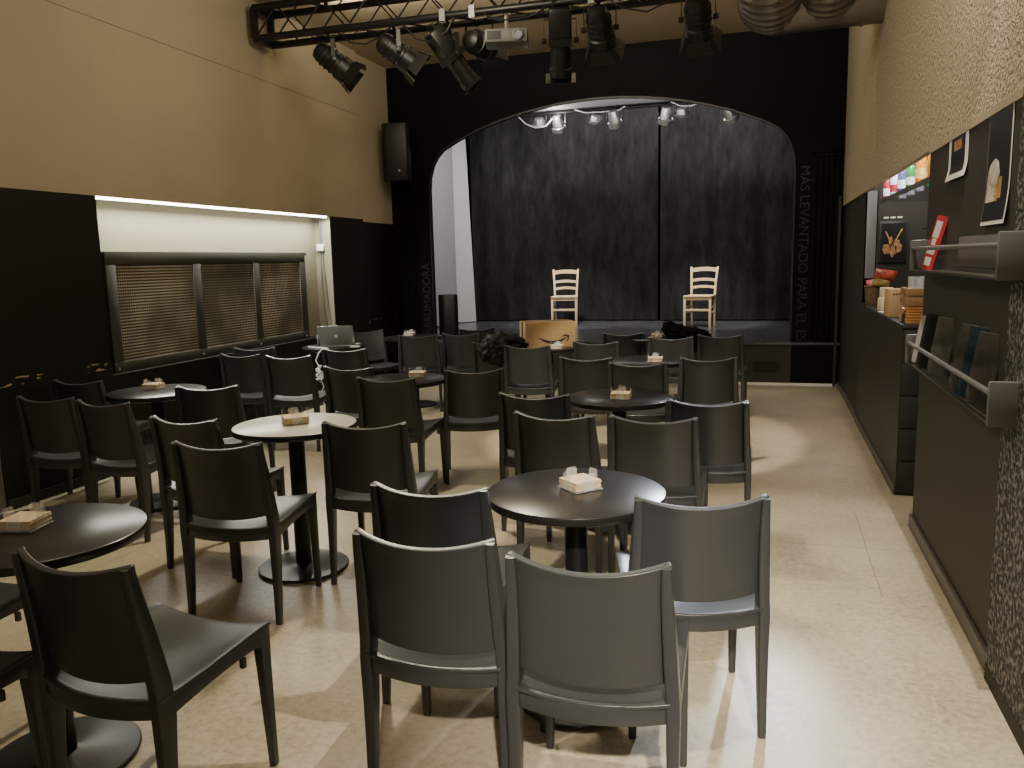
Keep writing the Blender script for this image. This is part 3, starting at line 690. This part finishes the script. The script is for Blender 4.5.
def aim_mat(d):
    d = Vector(d).normalized(); return d.to_track_quat('Z', 'Y').to_matrix().to_4x4()
def spot(label, c, d, kind, hang_y=TY0 + .13, s=1.):
    """c: body centre, d: beam direction, hung from the truss bottom"""
    t = thing('stage_lamp', label, 'spotlight', c, 0, 'black lamps on the truss')
    A = aim_mat(d)
    def put(o, par=None):
        o.matrix_local = A; return o
    if kind == 'fresnel':
        body = MB().lathe([(.045, -.20), (.075, -.185), (.095, -.14), (.10, .05), (.115, .06), (.115, .15), (.105, .155)], 24)
        for z in (-.10, -.05, 0): body.lathe([(.10, z), (.108, z + .004), (.108, z + .016), (.10, z + .02)], 24)
        put(body.build('housing', 'blackmetal', t)); put(MB().lathe([(.095, .140), (.085, .153), (.05, .165), (.01, .168)], 24).build('lens', 'lens', t))
        for k in range(4):
            o = MB().prism([(-.085, 0), (.085, 0), (.11, .11), (-.11, .11)], 1, -.002, .002).build('barn_door', 'blackmetal', t)
            o.matrix_local = A @ Matrix.Rotation(k * PI / 2, 4, 'Z') @ Matrix.Translation((0, .112, .15)) @ Matrix.Rotation(R(-28 if k % 2 else -14), 4, 'X')
        put(MB().box((0, .09, -.05), (.05, .02, .03)).build('label_plate', 'paper', t))
    elif kind == 'profile':
        body = MB().box((0, 0, -.14), (.19, .17, .26)).bevel(.03)
        body.lathe([(.085, -.02), (.085, .22), (.095, .225), (.095, .29), (.08, .29)], 24)
        body.box((0, .0, .0), (.20, .19, .06))
        put(body.build('housing', 'blackmetal', t)); put(MB().lathe([(.08, .27), (.06, .285), (.01, .29)], 20).build('lens', 'lens', t))
        put(MB().bar([(-.06, 0, -.27), (-.06, 0, -.31), (.06, 0, -.31), (.06, 0, -.27)], .02, .02, (0, 1, 0)).build('rear_handle', 'blackmetal', t))
        put(MB().box((0, -.0, .31), (.26, .004, .14), (R(70), 0, 0)).build('barn_door', 'blackmetal', t))
    # yoke and hook clamp
    sx = .135; top = TZ0 - c[2]
    dx = Vector((d[0], d[1], 0)); dx = dx.normalized() if dx.length > .05 else Vector((0, 1, 0)); px = Vector((dx.y, -dx.x, 0))
    yo = hang_y - c[1]
    pts = [px * sx, px * sx + Vector((0, 0, .17)), px * -sx + Vector((0, 0, .17)), px * -sx]
    MB().bar(pts, .035, .006, dx).build('yoke', 'blackmetal', t)
    for k in (-1, 1):
        o = MB().lathe([(.02, -.02), (.024, -.01), (.024, .02), (.012, .024)], 12).build('knob', 'blackmetal', t); o.matrix_local = Matrix.Translation(px * sx * k) @ aim_mat(px * k)
    MB().tube([(0, 0, .165), (0, yo * .5, max(.2, top - .06)), (0, yo, top - .02)], .012).build('hook', 'blackmetal', t)
    MB().bar([(0, yo - .03, top - .03), (0, yo, top + .02), (0, yo + .03, top - .03)], .03, .012).build('clamp', 'blackmetal', t)
    return t
spot('leftmost black lamp on the truss with open barn doors', (-3.84, 7.05, 3.38), (.62, .30, -.55), 'fresnel', TY0)
spot('second black lamp from the left on the truss, barn doors open', (-3.20, 7.05, 3.40), (.62, .35, -.5), 'fresnel', TY0)
spot('long black profile lamp hanging left of the projector', (-2.68, 7.05, 3.32), (.38, .35, -.62), 'profile', TY0)
spot('stubby black lamp tucked behind the projector', (-2.50, 7.28, 3.46), (.15, 1, -.02), 'fresnel', TY1)
spot('long black profile lamp hanging right of the projector', (-1.70, 7.05, 3.36), (-.10, .40, -.80), 'profile', TY0)
spot('black lamp seen from behind, right of the hanging profile lamp', (-1.36, 7.05, 3.42), (0, .70, -.55), 'fresnel', TY0)
spot('rightmost black lamp on the truss, next to the duct', (-.56, 7.05, 3.42), (.02, .70, -.55), 'fresnel', TY0)
t = thing('projector', 'small pale projector hanging from the truss', 'projector', (-2.15, 6.98, 3.40), R(14))
MB().box((0, 0, 0), (.36, .27, .11)).bevel(.015).build('case', 'greymetal', t)
MB().lathe([(.045, 0), (.045, .02), (.035, .03), (.03, .02)], 20).build('lens', 'lens', t).matrix_local = Matrix.Translation((.10, -.132, 0)) @ Matrix.Rotation(PI / 2, 4, 'X')
MB().box((-.1, -.136, 0), (.12, .004, .07)).build('vent_grille', 'blackmetal', t)
MB().tube([(0, 0, .05), (0, 0, .24)], .018).build('mount_pole', 'silver', t)
MB().box((0, 0, .06), (.16, .12, .02)).build('mount_plate', 'silver', t)
# slack cables under the truss
for lab, pts in (('black cable looping between the two left lamps', [(-3.75, 6.93, 3.62), (-3.6, 6.92, 3.5), (-3.45, 6.92, 3.47), (-3.3, 6.92, 3.52), (-3.15, 6.92, 3.62)]),
                 ('black cable drooping from the second lamp to the left profile lamp', [(-3.1, 6.92, 3.62), (-2.95, 6.9, 3.46), (-2.8, 6.9, 3.42), (-2.66, 6.9, 3.5), (-2.6, 6.92, 3.62)]),
                 ('black cable sagging above the projector', [(-2.35, 6.92, 3.62), (-2.2, 6.88, 3.53), (-2.0, 6.88, 3.52), (-1.85, 6.9, 3.55), (-1.78, 6.92, 3.62)]),
                 ('long black cable drooping between the two right lamps', [(-1.28, 6.92, 3.62), (-1.15, 6.9, 3.52), (-.95, 6.9, 3.47), (-.75, 6.9, 3.54), (-.58, 6.92, 3.62)])):
    tag(MB().tube(pts, .007, 8).build('hanging_cable', 'cable'), lab, 'cable', 'cables under the truss')

# small silver lamps over the stage, on a bar hidden by the arch
t = thing('lamp_bar', 'black pipe holding the silver lamps over the stage', 'lamp bar', (0, 10.95, 3.465))
MB().tube([(-4.3, 0, 0), (.4, 0, 0)], .024, 12).build('pipe', 'blackmetal', t)
for x in (-3.6, -1.9, -.2): MB().tube([(x, 0, 0), (x, 0, .034)], .012).build('hanger', 'blackmetal', t)
def par(label, x, z, d, lit=False, short=False):
    t = thing('stage_can_lamp', label, 'spotlight', (x, 10.95, z), 0, 'silver can lamps over the stage')
    A = aim_mat(d); l = .05 if short else .11
    MB().lathe([(.04, -l), (.06, -l * .9), (.078, l * .4), (.095, l * .5), (.095, l), (.085, l)], 20).build('can', 'silver', t).matrix_local = A
    MB().lathe([(.088, l - .02), (.06, l - .008), (.01, l - .004)], 20).build('lens', 'lit' if lit else 'lens', t).matrix_local = A
    dx = .1
    MB().bar([(-dx, 0, 0), (-dx, 0, .12), (dx, 0, .12), (dx, 0, 0)], .02, .005, (0, 1, 0)).build('yoke', 'silver', t)
    MB().tube([(0, 0, .118), (0, 0, 3.465 - z - .02)], .012).build('hook', 'silver', t)
    return t
PARS = [(-2.95, 3.375, (-.1, .5, -.6), 1, 'short silver can lamp at the left end over the stage'), (-2.69, 3.33, (.05, .45, -.75), 0, 'brightest silver can lamp over the stage, second from the left'),
        (-2.175, 3.365, (-.1, .5, -.6), 1, 'short silver can lamp third from the left over the stage'), (-1.936, 3.34, (.1, .5, -.75), 0, 'silver can lamp fourth from the left over the stage'),
        (-1.265, 3.335, (-.12, .45, -.75), 0, 'silver can lamp just right of the curtain seam'), (-1.07, 3.37, (0, .5, -.6), 1, 'short silver can lamp second from the right over the stage'), (-.483, 3.30, (.3, .45, -.6), 0, 'bright silver can lamp alone at the right over the stage')]
for i, (x, z, d, sh, lab) in enumerate(PARS): par(lab, x, z, d, i in (1, 6), sh)
for lab, pts in (('white cable looping below the leftmost stage can lamps', [(-3.22, 10.9, 3.44), (-3.12, 10.9, 3.34), (-2.98, 10.88, 3.28), (-2.84, 10.88, 3.29), (-2.72, 10.9, 3.42)]),
                 ('white cable between the middle stage can lamps', [(-2.45, 10.9, 3.48), (-2.32, 10.9, 3.43), (-2.1, 10.9, 3.42), (-1.86, 10.9, 3.43), (-1.78, 10.9, 3.47)]),
                 ('white cable at the right stage can lamps', [(-1.2, 10.9, 3.48), (-1.08, 10.9, 3.42), (-.95, 10.9, 3.41), (-.84, 10.9, 3.44), (-.78, 10.9, 3.49)])):
    tag(MB().tube(pts, .008, 8).build('white_lamp_cable', 'whitecable'), lab, 'cable', 'white cables at the stage lamps')

# ------------------------------------------------------------------ ventilation duct
t = thing('ventilation_duct', 'galvanised round duct with two ribbed branches by the right wall', 'duct', (0, 0, 0))
mb = MB().tube([(XR, 7.12, 3.46), (.40, 7.12, 3.455), (.0, 7.12, 3.45), (-.06, 7.12, 3.45)], [.2, .2, .2, .19], 36)
mb.build('main_duct', 'galv', t)
for x in (.66, .3, .02): MB().tube([(x - .012, 7.12, 3.455), (x + .012, 7.12, 3.455)], .206, 36).build('joint_band', 'galv', t)
for x, rr in ((.0, .25), (.42, .225)):
    pts, rad = [], []
    for k in range(97):
        u = k / 96; a = u * R(80)
        pts.append((x - .03 * u, 7.10 - .40 * math.sin(a), 3.50 + .40 * (1 - math.cos(a)) + .25 * max(0, u - .8)))
        rad.append(rr * (1 + (.035 if k % 8 in (3, 4) else (.02 if k % 8 in (2, 5) else 0))))
    MB().tube(pts, rad, 36).build('ribbed_branch', 'galv', t, ang=20)

# ------------------------------------------------------------------ bar counter and its things
t = thing('bar_counter', 'dark bar counter with tiled near end', 'counter', (XR, 5.5, 0))
MB().lohi((.0, 0, 0), (.45, 2.44, 1.06)).build('front_panel', 'counter', t)
mb = MB()
for k in range(5): mb.lohi((.006, -.012, .02 + k * .208), (.445, 0, .02 + k * .208 + .2))
mb.bevel(.003).build('end_tile', 'key', t)
MB().lohi((-.012, -.02, 1.06), (.46, 2.44, 1.085)).bevel(.003).build('worktop', 'key', t)
MB().lohi((-.012, 0, 0), (0, 2.44, .06)).bevel(.003).build('plinth', 'skirt', t)
WT = 1.086
t = thing('snack_basket', 'round brown wicker basket at the far end of the counter', 'basket', (.885, 7.60, WT))
t.scale = (.8, .8, 1)
mb = MB().lathe([(.075, 0), (.085, .03), (.095, .15), (.10, .155), (.09, .155), (.078, .03), (.02, .02)], 28)
mb.build('basket', 'wicker', t)
MB().tube([(.097 * math.cos(a * PI / 12), .097 * math.sin(a * PI / 12), .155) for a in range(25)], .008, 8).build('rim', 'wicker', t)
def bag(label, c, d, rot, m):
    t = MB()
    def fn(u, v):
        q, w = 2 * u - 1, 2 * v - 1
        return (q * d[0] / 2, 0, w * d[2] / 2)
    t.sheet(10, 12, fn, lambda u, v: .004 + d[1] * max(0, (1 - (2 * u - 1) ** 4)) * max(0, 1 - abs(2 * v - 1) ** 3), (0, 1, 0))
    o = t.build('snack_bag', m); o.location = c; o.rotation_euler = rot
    return tag(o, label, 'snack bag', 'snack bags in the basket')
bag('red foil snack bag sticking out over the right rim of the basket', (.955, 7.48, WT + .25), (.17, .05, .09), (.2, R(8), .1), 'redbag')
bag('yellow snack bag lying on top of the wicker basket', (.93, 7.50, WT + .20), (.14, .05, .10), (.3, R(12), .2), 'goldbag')
bag('dark red snack bag standing inside the wicker basket', (.87, 7.57, WT + .14), (.09, .06, .15), (.1, R(-10), 0), 'redbag')

t = thing('carton', 'upright tan carton on the counter in front of the basket', 'box', (.852, 6.2, WT), R(4))
MB().box((0, 0, .095), (.095, .16, .19)).bevel(.003).build('carton_body', 'cardboard', t)
for k in range(3): MB().box((-.018 + k * .018, -.081, .155), (.012, .002, .012)).build('printed_mark', 'kraftprint', t)
for k, (x, y, hh, lab) in enumerate(((.865, 6.75, .10, 'small tan paper package behind the carton on the counter'), (.90, 6.95, .17, 'taller tan paper package next to the basket on the counter'))):
    tag(MB().box((x, y, WT + hh / 2), (.085, .10, hh), (0, 0, .2), .92).bevel(.008).build('paper_package', 'napkin'), lab, 'package')
for k in range(3):
    mb = MB()
    for j in range(2): mb.box((0, 0, .008 + j * .017), (.165, .26, .014))
    o = mb.bevel(.002).build('wooden_tray', 'orange'); o.location = (.915 + .004 * k, 5.66, WT + k * .036); o.rotation_euler = (0, 0, R(2 - 2 * k))
    tag(o, 'orange wooden tray ' + ('at the bottom', 'in the middle', 'at the top')[k] + ' of the stack on the counter', 'tray', 'orange trays on the counter')
t = thing('wooden_crate', 'brown wooden crate on top of the orange trays', 'crate', (.92, 5.66, WT + .1095), R(1))
MB().box((0, 0, .005), (.17, .27, .01)).build('bottom_board', 'crate', t)
for k in (-1, 1):
    for z in (.03, .085): MB().box((k * .081, 0, z), (.009, .27, .045)).bevel(.002).build('side_slat', 'crate', t)
    for z in (.03, .085): MB().box((0, k * .131, z), (.153, .009, .045)).bevel(.002).build('end_slat', 'crate', t)
MB().box((.03, -.137, .05), (.06, .002, .025)).build('label_plate', 'napkin', t)
tag(MB().box((.92, 5.66, WT + .165), (.14, .24, .09)).build('packed_paper', 'napkin'), 'kraft paper filling the wooden crate', 'paper')
for k, (x, y, lab) in enumerate(((.885, 5.70, 'left drinking glass standing on the crate filling'), (.925, 5.66, 'middle drinking glass standing on the crate filling'), (.955, 5.72, 'right drinking glass standing on the crate filling'))):
    o = MB().lathe([(.022, 0), (.027, .075), (.0255, .075), (.021, .006)], 20).build('drinking_glass', 'glass'); o.location = (x, y, WT + .2105)
    tag(o, lab, 'glass', 'drinking glasses at the bar')
t = thing('pump_bottle', 'small dark pump bottle at the front corner of the counter', 'bottle', (.838, 5.60, WT))
MB().lathe([(.018, 0), (.02, .005), (.02, .055), (.008, .066), (.008, .075)], 18).build('bottle_body', 'key', t)
MB().tube([(0, 0, .075), (0, 0, .092), (-.02, 0, .09)], .004, 8).build('pump_head', 'silver', t)
tag(MB().box((.85, 6.55, WT + .003), (.07, .18, .005), (0, 0, .15)).build('leaflet_stack', 'paper'), 'white leaflets lying flat on the counter by the basket', 'leaflets')

# bottle shelf over the counter
SZ = 1.945
t = thing('bottle_shelf', 'smoked glass bottle shelf hanging over the counter', 'shelf', (0, 0, 0))
MB().lohi((.90, 5.12, SZ - .012), (1.32, 7.55, SZ)).build('shelf_glass', 'shelfglass', t)
MB().lohi((.885, 5.1, SZ - .022), (.90, 7.57, SZ + .008)).build('front_edge', 'silver', t)
for y in (5.2, 7.5): MB().tube([(1.3, y, SZ), (1.3, y, 2.7)], .012).build('hanger', 'silver', t)
BM = {}
def liquid(n, c, a=.92, e=.0): BM[n] = mat('bottle_' + n, c, .1, spec=.8, emit=c, es=e * .6, var=.5, vscale=45)  # bottles glow on their own, lamp light put into the colours
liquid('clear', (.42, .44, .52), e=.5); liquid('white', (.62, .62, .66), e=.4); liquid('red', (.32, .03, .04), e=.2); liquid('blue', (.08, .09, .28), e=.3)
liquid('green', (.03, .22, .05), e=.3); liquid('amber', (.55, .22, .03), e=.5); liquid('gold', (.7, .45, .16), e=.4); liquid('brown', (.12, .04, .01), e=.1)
def bottle(x, y, hh, r, body, lab_c, cap, label):
    t = thing('liquor_bottle', label, 'bottle', (x, y, SZ + .0005), 0, 'bottles on the bar shelf')
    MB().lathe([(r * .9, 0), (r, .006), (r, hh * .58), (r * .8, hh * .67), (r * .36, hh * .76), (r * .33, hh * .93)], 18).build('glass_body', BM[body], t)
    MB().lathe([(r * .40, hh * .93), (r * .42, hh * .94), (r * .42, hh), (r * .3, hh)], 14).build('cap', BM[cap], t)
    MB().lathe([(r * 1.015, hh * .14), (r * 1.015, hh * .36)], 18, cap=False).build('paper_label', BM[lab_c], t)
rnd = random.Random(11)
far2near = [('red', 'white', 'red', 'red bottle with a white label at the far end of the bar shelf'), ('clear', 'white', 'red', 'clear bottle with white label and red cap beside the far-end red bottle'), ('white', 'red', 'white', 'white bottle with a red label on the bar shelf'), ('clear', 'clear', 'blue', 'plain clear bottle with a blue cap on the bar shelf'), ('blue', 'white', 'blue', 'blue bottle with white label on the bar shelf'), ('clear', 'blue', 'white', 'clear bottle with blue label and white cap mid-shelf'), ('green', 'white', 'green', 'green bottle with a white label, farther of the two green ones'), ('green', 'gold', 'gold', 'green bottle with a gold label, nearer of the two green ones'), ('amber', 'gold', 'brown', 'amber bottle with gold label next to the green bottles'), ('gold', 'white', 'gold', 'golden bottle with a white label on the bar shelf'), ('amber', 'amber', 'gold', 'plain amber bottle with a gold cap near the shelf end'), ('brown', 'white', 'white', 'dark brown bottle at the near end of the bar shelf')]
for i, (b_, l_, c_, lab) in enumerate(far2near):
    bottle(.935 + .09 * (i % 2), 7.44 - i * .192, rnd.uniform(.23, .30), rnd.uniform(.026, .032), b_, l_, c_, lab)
t = thing('framed_picture', 'dark framed picture of brown figures on the far bar wall', 'picture', (1.06, 7.95, 1.435))
MB().lohi((-.115, -.02, 0), (.115, 0, .36)).bevel(.004).build('frame', 'key', t)
MB().lohi((-.098, -.022, .02), (.098, -.018, .34)).build('print', 'darkprint', t)
for x, z, a, b in ((-.05, .12, .06, .09), (.0, .10, .05, .10), (.05, .12, .05, .08), (-.02, .19, .03, .07), (.03, .17, .05, .06)):
    o = MB().blob((0, 0, 0), (a, .004, b), None, .3, 8, 3, x * 50).build('painted_figure', 'pink', t); o.location = (x, -.0215, z)
for k, (x0, x1, z0, z1) in enumerate(((.02, .07, .19, .29), (-.03, -.06, .2, .27))):
    MB().bar([(x0, -.0225, z0), (x1, -.0225, z1)], .01, .001, (0, 0, 1)).build('golden_stroke', 'gold', t)
for k in range(3): tag(MB().box((1.0 + k * .055, 7.946, 1.825), (.04, .004, .014)).build('text_bar', 'paper'), ('left', 'middle', 'right')[k] + ' of three tiny white bars for unreadable lettering above the bar picture', 'strip', 'white strips over the picture')  # bars stand in for unreadable lettering over the picture
tag(MB().tube([(1.28, 7.3, 1.93), (1.26, 7.2, 1.80), (1.22, 7.1, 1.72), (1.15, 7.05, 1.70)], .006, 8).build('electric_cable', 'cable'), 'thin cord dangling below the bar shelf', 'cable')

# ------------------------------------------------------------------ right wall: posters and racks
def poster(label, y0, y1, z0, z1, border, bot):
    t = thing('poster', label, 'poster', (XR, (y0 + y1) / 2, z0))
    w = (y1 - y0); h = z1 - z0
    def f(off, a0, a1, b0, b1):
        return lambda u, v: (-(.004 + off + .035 * max(0, .35 - (b0 + (b1 - b0) * v)) ** 1.6 * 2), w * (a0 + (a1 - a0) * u - .5), h * (b0 + (b1 - b0) * v))
    MB().sheet(4, 12, f(0, 0, 1, 0, 1), .002, (1, 0, 0)).build('sheet', 'paper', t)
    MB().sheet(4, 12, f(.0018, border, 1 - border, bot, 1 - border * .5), .0012, (1, 0, 0)).build('dark_print', 'darkprint', t)
    return t, f
t, f = poster('small white bordered poster with dark print high on the right wall', 3.98, 4.36, 1.845, 2.045, .14, .14)
MB().sheet(4, 4, f(.003, .3, .7, .62, .85), .001, (1, 0, 0)).build('faint_picture', 'pink', t)
t, f = poster('tall dark poster of a foaming drink at the right edge', 3.31, 3.63, 1.62, 2.045, .025, .035)
for (a, b, c, d), m in (((.52, .92, .20, .42), 'cream'), ((.42, .62, .20, .36), 'gold'), ((.30, .46, .22, .40), 'gold')):
    MB().sheet(4, 5, f(.003, a, b, c, d), .001, (1, 0, 0)).build('printed_shape', m, t)
o = MB().blob((0, 0, 0), (.003, .15, .10), None, .15, 6, 3).build('foam_shape', 'cream', t); o.location = (-.0085, .04, .19)

def rack(label, y0, y1, z0, h):
    t = thing('magazine_rack', label, 'magazine rack', (XR, 0, z0))
    for y in (y0, y1): MB().lohi((-.112, y - .012, 0), (0, y + .012, h)).bevel(.006).build('end_bracket', 'greymetal', t)
    MB().tube([(-.100, y0, h * .72), (-.100, y1, h * .72)], .010, 14).build('rail', 'greymetal', t)
    MB().lohi((-.10, y0, 0), (0, y1, .008)).build('tray', 'darkmetal', t)
    MB().lohi((-.006, y0, .008), (0, y1, h * .5)).build('back_panel', 'darkmetal', t)
    return t
t = rack('upper grey magazine rack on the right wall, nearly empty', 2.96, 4.62, 1.43, .155)
MB().lohi((-.012, 2.97, .03), (-.004, 4.02, .155)).bevel(.003).build('rear_plate', 'greymetal', t)
rack('lower grey magazine rack on the right wall, full of magazines', 2.96, 4.62, .955, .15)
def magazine(label, y, z, w, h, m, rz, lean, x=.757, inner='paper'):
    t = thing('magazine', label, 'magazine', (x, y, z + .0095), R(rz), 'magazines in the lower rack')
    A = Matrix.Rotation(R(9), 4, 'Y')
    MB().box((0, 0, h / 2), (w, .008, h)).bevel(.001).build('pages', inner, t).matrix_local = A
    MB().box((0, -.005, h / 2), (w, .002, h)).build('cover', m, t).matrix_local = A
magazine('white loose leaflets curling at the far end of the lower rack', 4.56, .955, .075, .24, 'paper', -10, 8)
magazine('black booklet just nearer than the white leaflets', 4.42, .955, .08, .26, 'key', -18, -6, inner='key')
magazine('second black booklet, nearer to the camera than the first', 4.33, .955, .08, .255, 'darkprint', -24, -8, inner='key')
magazine('grey magazine standing alone in the middle of the lower rack', 4.12, .955, .085, .265, 'greyprint', -28, -12)
magazine('dark magazine behind the blue one in the lower rack', 3.66, .955, .08, .27, 'greyprint', -24, -8)
magazine('magazine with a blue streak on its cover in the lower rack', 3.50, .955, .085, .275, 'blueprint', -26, -10)
magazine('nearest magazine in the lower rack, pale page edges showing', 3.36, .955, .085, .265, 'greyprint', -28, -12)
t = thing('brochure', 'red and white brochure leaning in the upper rack', 'brochure', (.745, 4.40, 1.4395), R(-40))
A = Matrix.Rotation(R(16), 4, 'Y')
MB().box((0, 0, .13), (.055, .01, .26)).bevel(.001).build('pages', 'red', t).matrix_local = A
MB().box((0, -.006, .13), (.055, .002, .26)).build('cover', 'red', t).matrix_local = A
for z, w_, h_ in ((.04, .03, .04), (.09, .038, .03), (.135, .02, .03), (.195, .03, .08)): MB().box((-.007, -.0075, z), (w_, .001, h_)).build('white_patch', 'paper', t).matrix_local = A

# ------------------------------------------------------------------ lights
def light(name, kind, loc, power, col=(1, 1, 1), target=None, size=.1, spot=60, blend=.6, sy=None):
    l = bpy.data.lights.new(name, kind); l.energy = power; l.color = col
    if kind == 'AREA':
        l.size = size
        if sy: l.shape = 'RECTANGLE'; l.size_y = sy
    else: l.shadow_soft_size = size
    if kind == 'SPOT': l.spot_size = R(spot); l.spot_blend = blend
    o = bpy.data.objects.new(name, l); COL.objects.link(o); o.location = loc
    if target: o.rotation_euler = (Vector(target) - Vector(loc)).to_track_quat('-Z', 'Y').to_euler()
    return o
WARM = (1, .89, .68); NEUT = (1, .89, .74); COOL = (.86, .92, 1)
def strip(name, loc, d, power, col, w, ln):        # rectangular lamp whose long side runs along the room
    o = light(name, 'AREA', loc, power, col, None, w, sy=ln)
    z = -Vector(d).normalized(); y = Vector((0, 1, 0)); x = y.cross(z).normalized(); z = x.cross(y)
    o.rotation_euler = Matrix((x, y, z)).transposed().to_euler(); return o
light('aisle_spot_near', 'SPOT', (.60, -1.3, 3.1), 1700, NEUT, (-.05, 2.1, .50), .05, 28, .9)
light('aisle_spot_mid', 'SPOT', (.58, 2.7, 3.96), 420, NEUT, (.40, 2.9, 0), .03, 66, .25)
light('aisle_spot_far', 'SPOT', (-1.05, 4.6, 3.95), 750, WARM, (-1.0, 6.7, 0), .04, 35, .25)
light('wall_washer', 'SPOT', (.30, 3.2, 3.8), 230, NEUT, (.81, 4.0, 3.2), .05, 95, .9)
light('house_spot_left', 'SPOT', (-2.3, 4.9, 3.95), 400, WARM, (-1.9, 2.7, 0), .10, 100, .9)
light('cool_spot', 'SPOT', (.25, 9.2, 3.5), 1000, COOL, (-.30, 2.75, .55), .10, 14.5, .6)
light('added_fill_wall', 'POINT', (-2.7, 2.6, 3.5), 36, WARM, None, .3)  # added fill out of frame, lifts the left wall
light('added_fill_mid', 'POINT', (-2.5, 5.6, 3.76), 80, WARM, None, .2)  # added fill under the ceiling, no fixture in view
light('added_fill_rear', 'POINT', (-.6, -1.8, 2.8), 60, NEUT, None, .5)  # added fill behind the camera, no fixture there
light('added_ceiling_fill', 'AREA', (-1.9, 7.25, 3.96), 60, WARM, (-1.9, 8.6, 4.5), 4.2, sy=.08)  # added unseen panel above the truss, lightens the far ceiling
strip('recess_strip', (XL - .025, (NY0 + NY1) / 2, ZB - .015), (.2, 0, -1), 75, (1, .97, .86), .04, 3.2)
strip('recess_wash', (XL - .02, (NY0 + NY1) / 2, ZB - .014), (-.3, 0, -1), 3, (1, .97, .86), .02, 3.2)
for x in (-3.6, -2.4, -.9, .0):
    light('curtain_beam', 'SPOT', (x, 11.3, 3.45), 110, (1, .97, .93), (x, 13.3, 3.6), .05, 62, .5)
for x, tx, p in ((-2.69, -2.95, 420), (-.6, -.91, 420)):
    light('chair_beam', 'SPOT', (x, 11.2, 3.4), p, (1, .95, .88), (tx, 12.5, .9), .05, 46, .8)
light('stage_wash', 'AREA', (-2, 11.9, 4.2), 110, (1, .97, .94), (-2, 12.2, 0), 3)
light('stage_side', 'SPOT', (-3.0, 11.6, 3.9), 170, (1, .97, .93), (-5, 12.7, 2.0), .1, 90, .9)
light('soffit_glow', 'POINT', (-2.69, 10.78, 3.36), 9, (1, .93, .82), None, .03)
light('added_can_fill', 'AREA', (-1.7, 10.35, 3.05), 10, (1, .97, .92), (-1.7, 10.95, 3.38), 3.2, sy=.1)  # added unseen panel that brightens the silver can lamps
strip('bar_lamp', (.99, 6.3, 2.5), (0, 0, -1), 70, (1, .95, .9), .25, 2.2)
W = bpy.data.worlds.new('World'); SC.world = W; W.use_nodes = True
W.node_tree.nodes['Background'].inputs[0].default_value = (.5, .42, .32, 1); W.node_tree.nodes['Background'].inputs[1].default_value = .12

# ------------------------------------------------------------------ camera
RM = [[0.955330322031151, 0.29452593157831325, -0.024463267070937298], [0.020869820270081576, -0.14979808895878044, -0.9884963242957414], [-0.2948023514318564, 0.9438299678290704, -0.14925335982156046]]
cam = bpy.data.cameras.new('Camera'); co = bpy.data.objects.new('Camera', cam); COL.objects.link(co)
m3 = Matrix((RM[0], [-v for v in RM[1]], [-v for v in RM[2]])).transposed()
co.matrix_world = Matrix.Translation((0, 0, 1.53)) @ m3.to_4x4()
cam.sensor_width = 36; cam.lens = 815 / 1024 * 36; cam.clip_start = .05
SC.camera = co
SC.view_settings.view_transform = 'AgX'
SC.view_settings.look = 'None'
SC.view_settings.exposure = 0
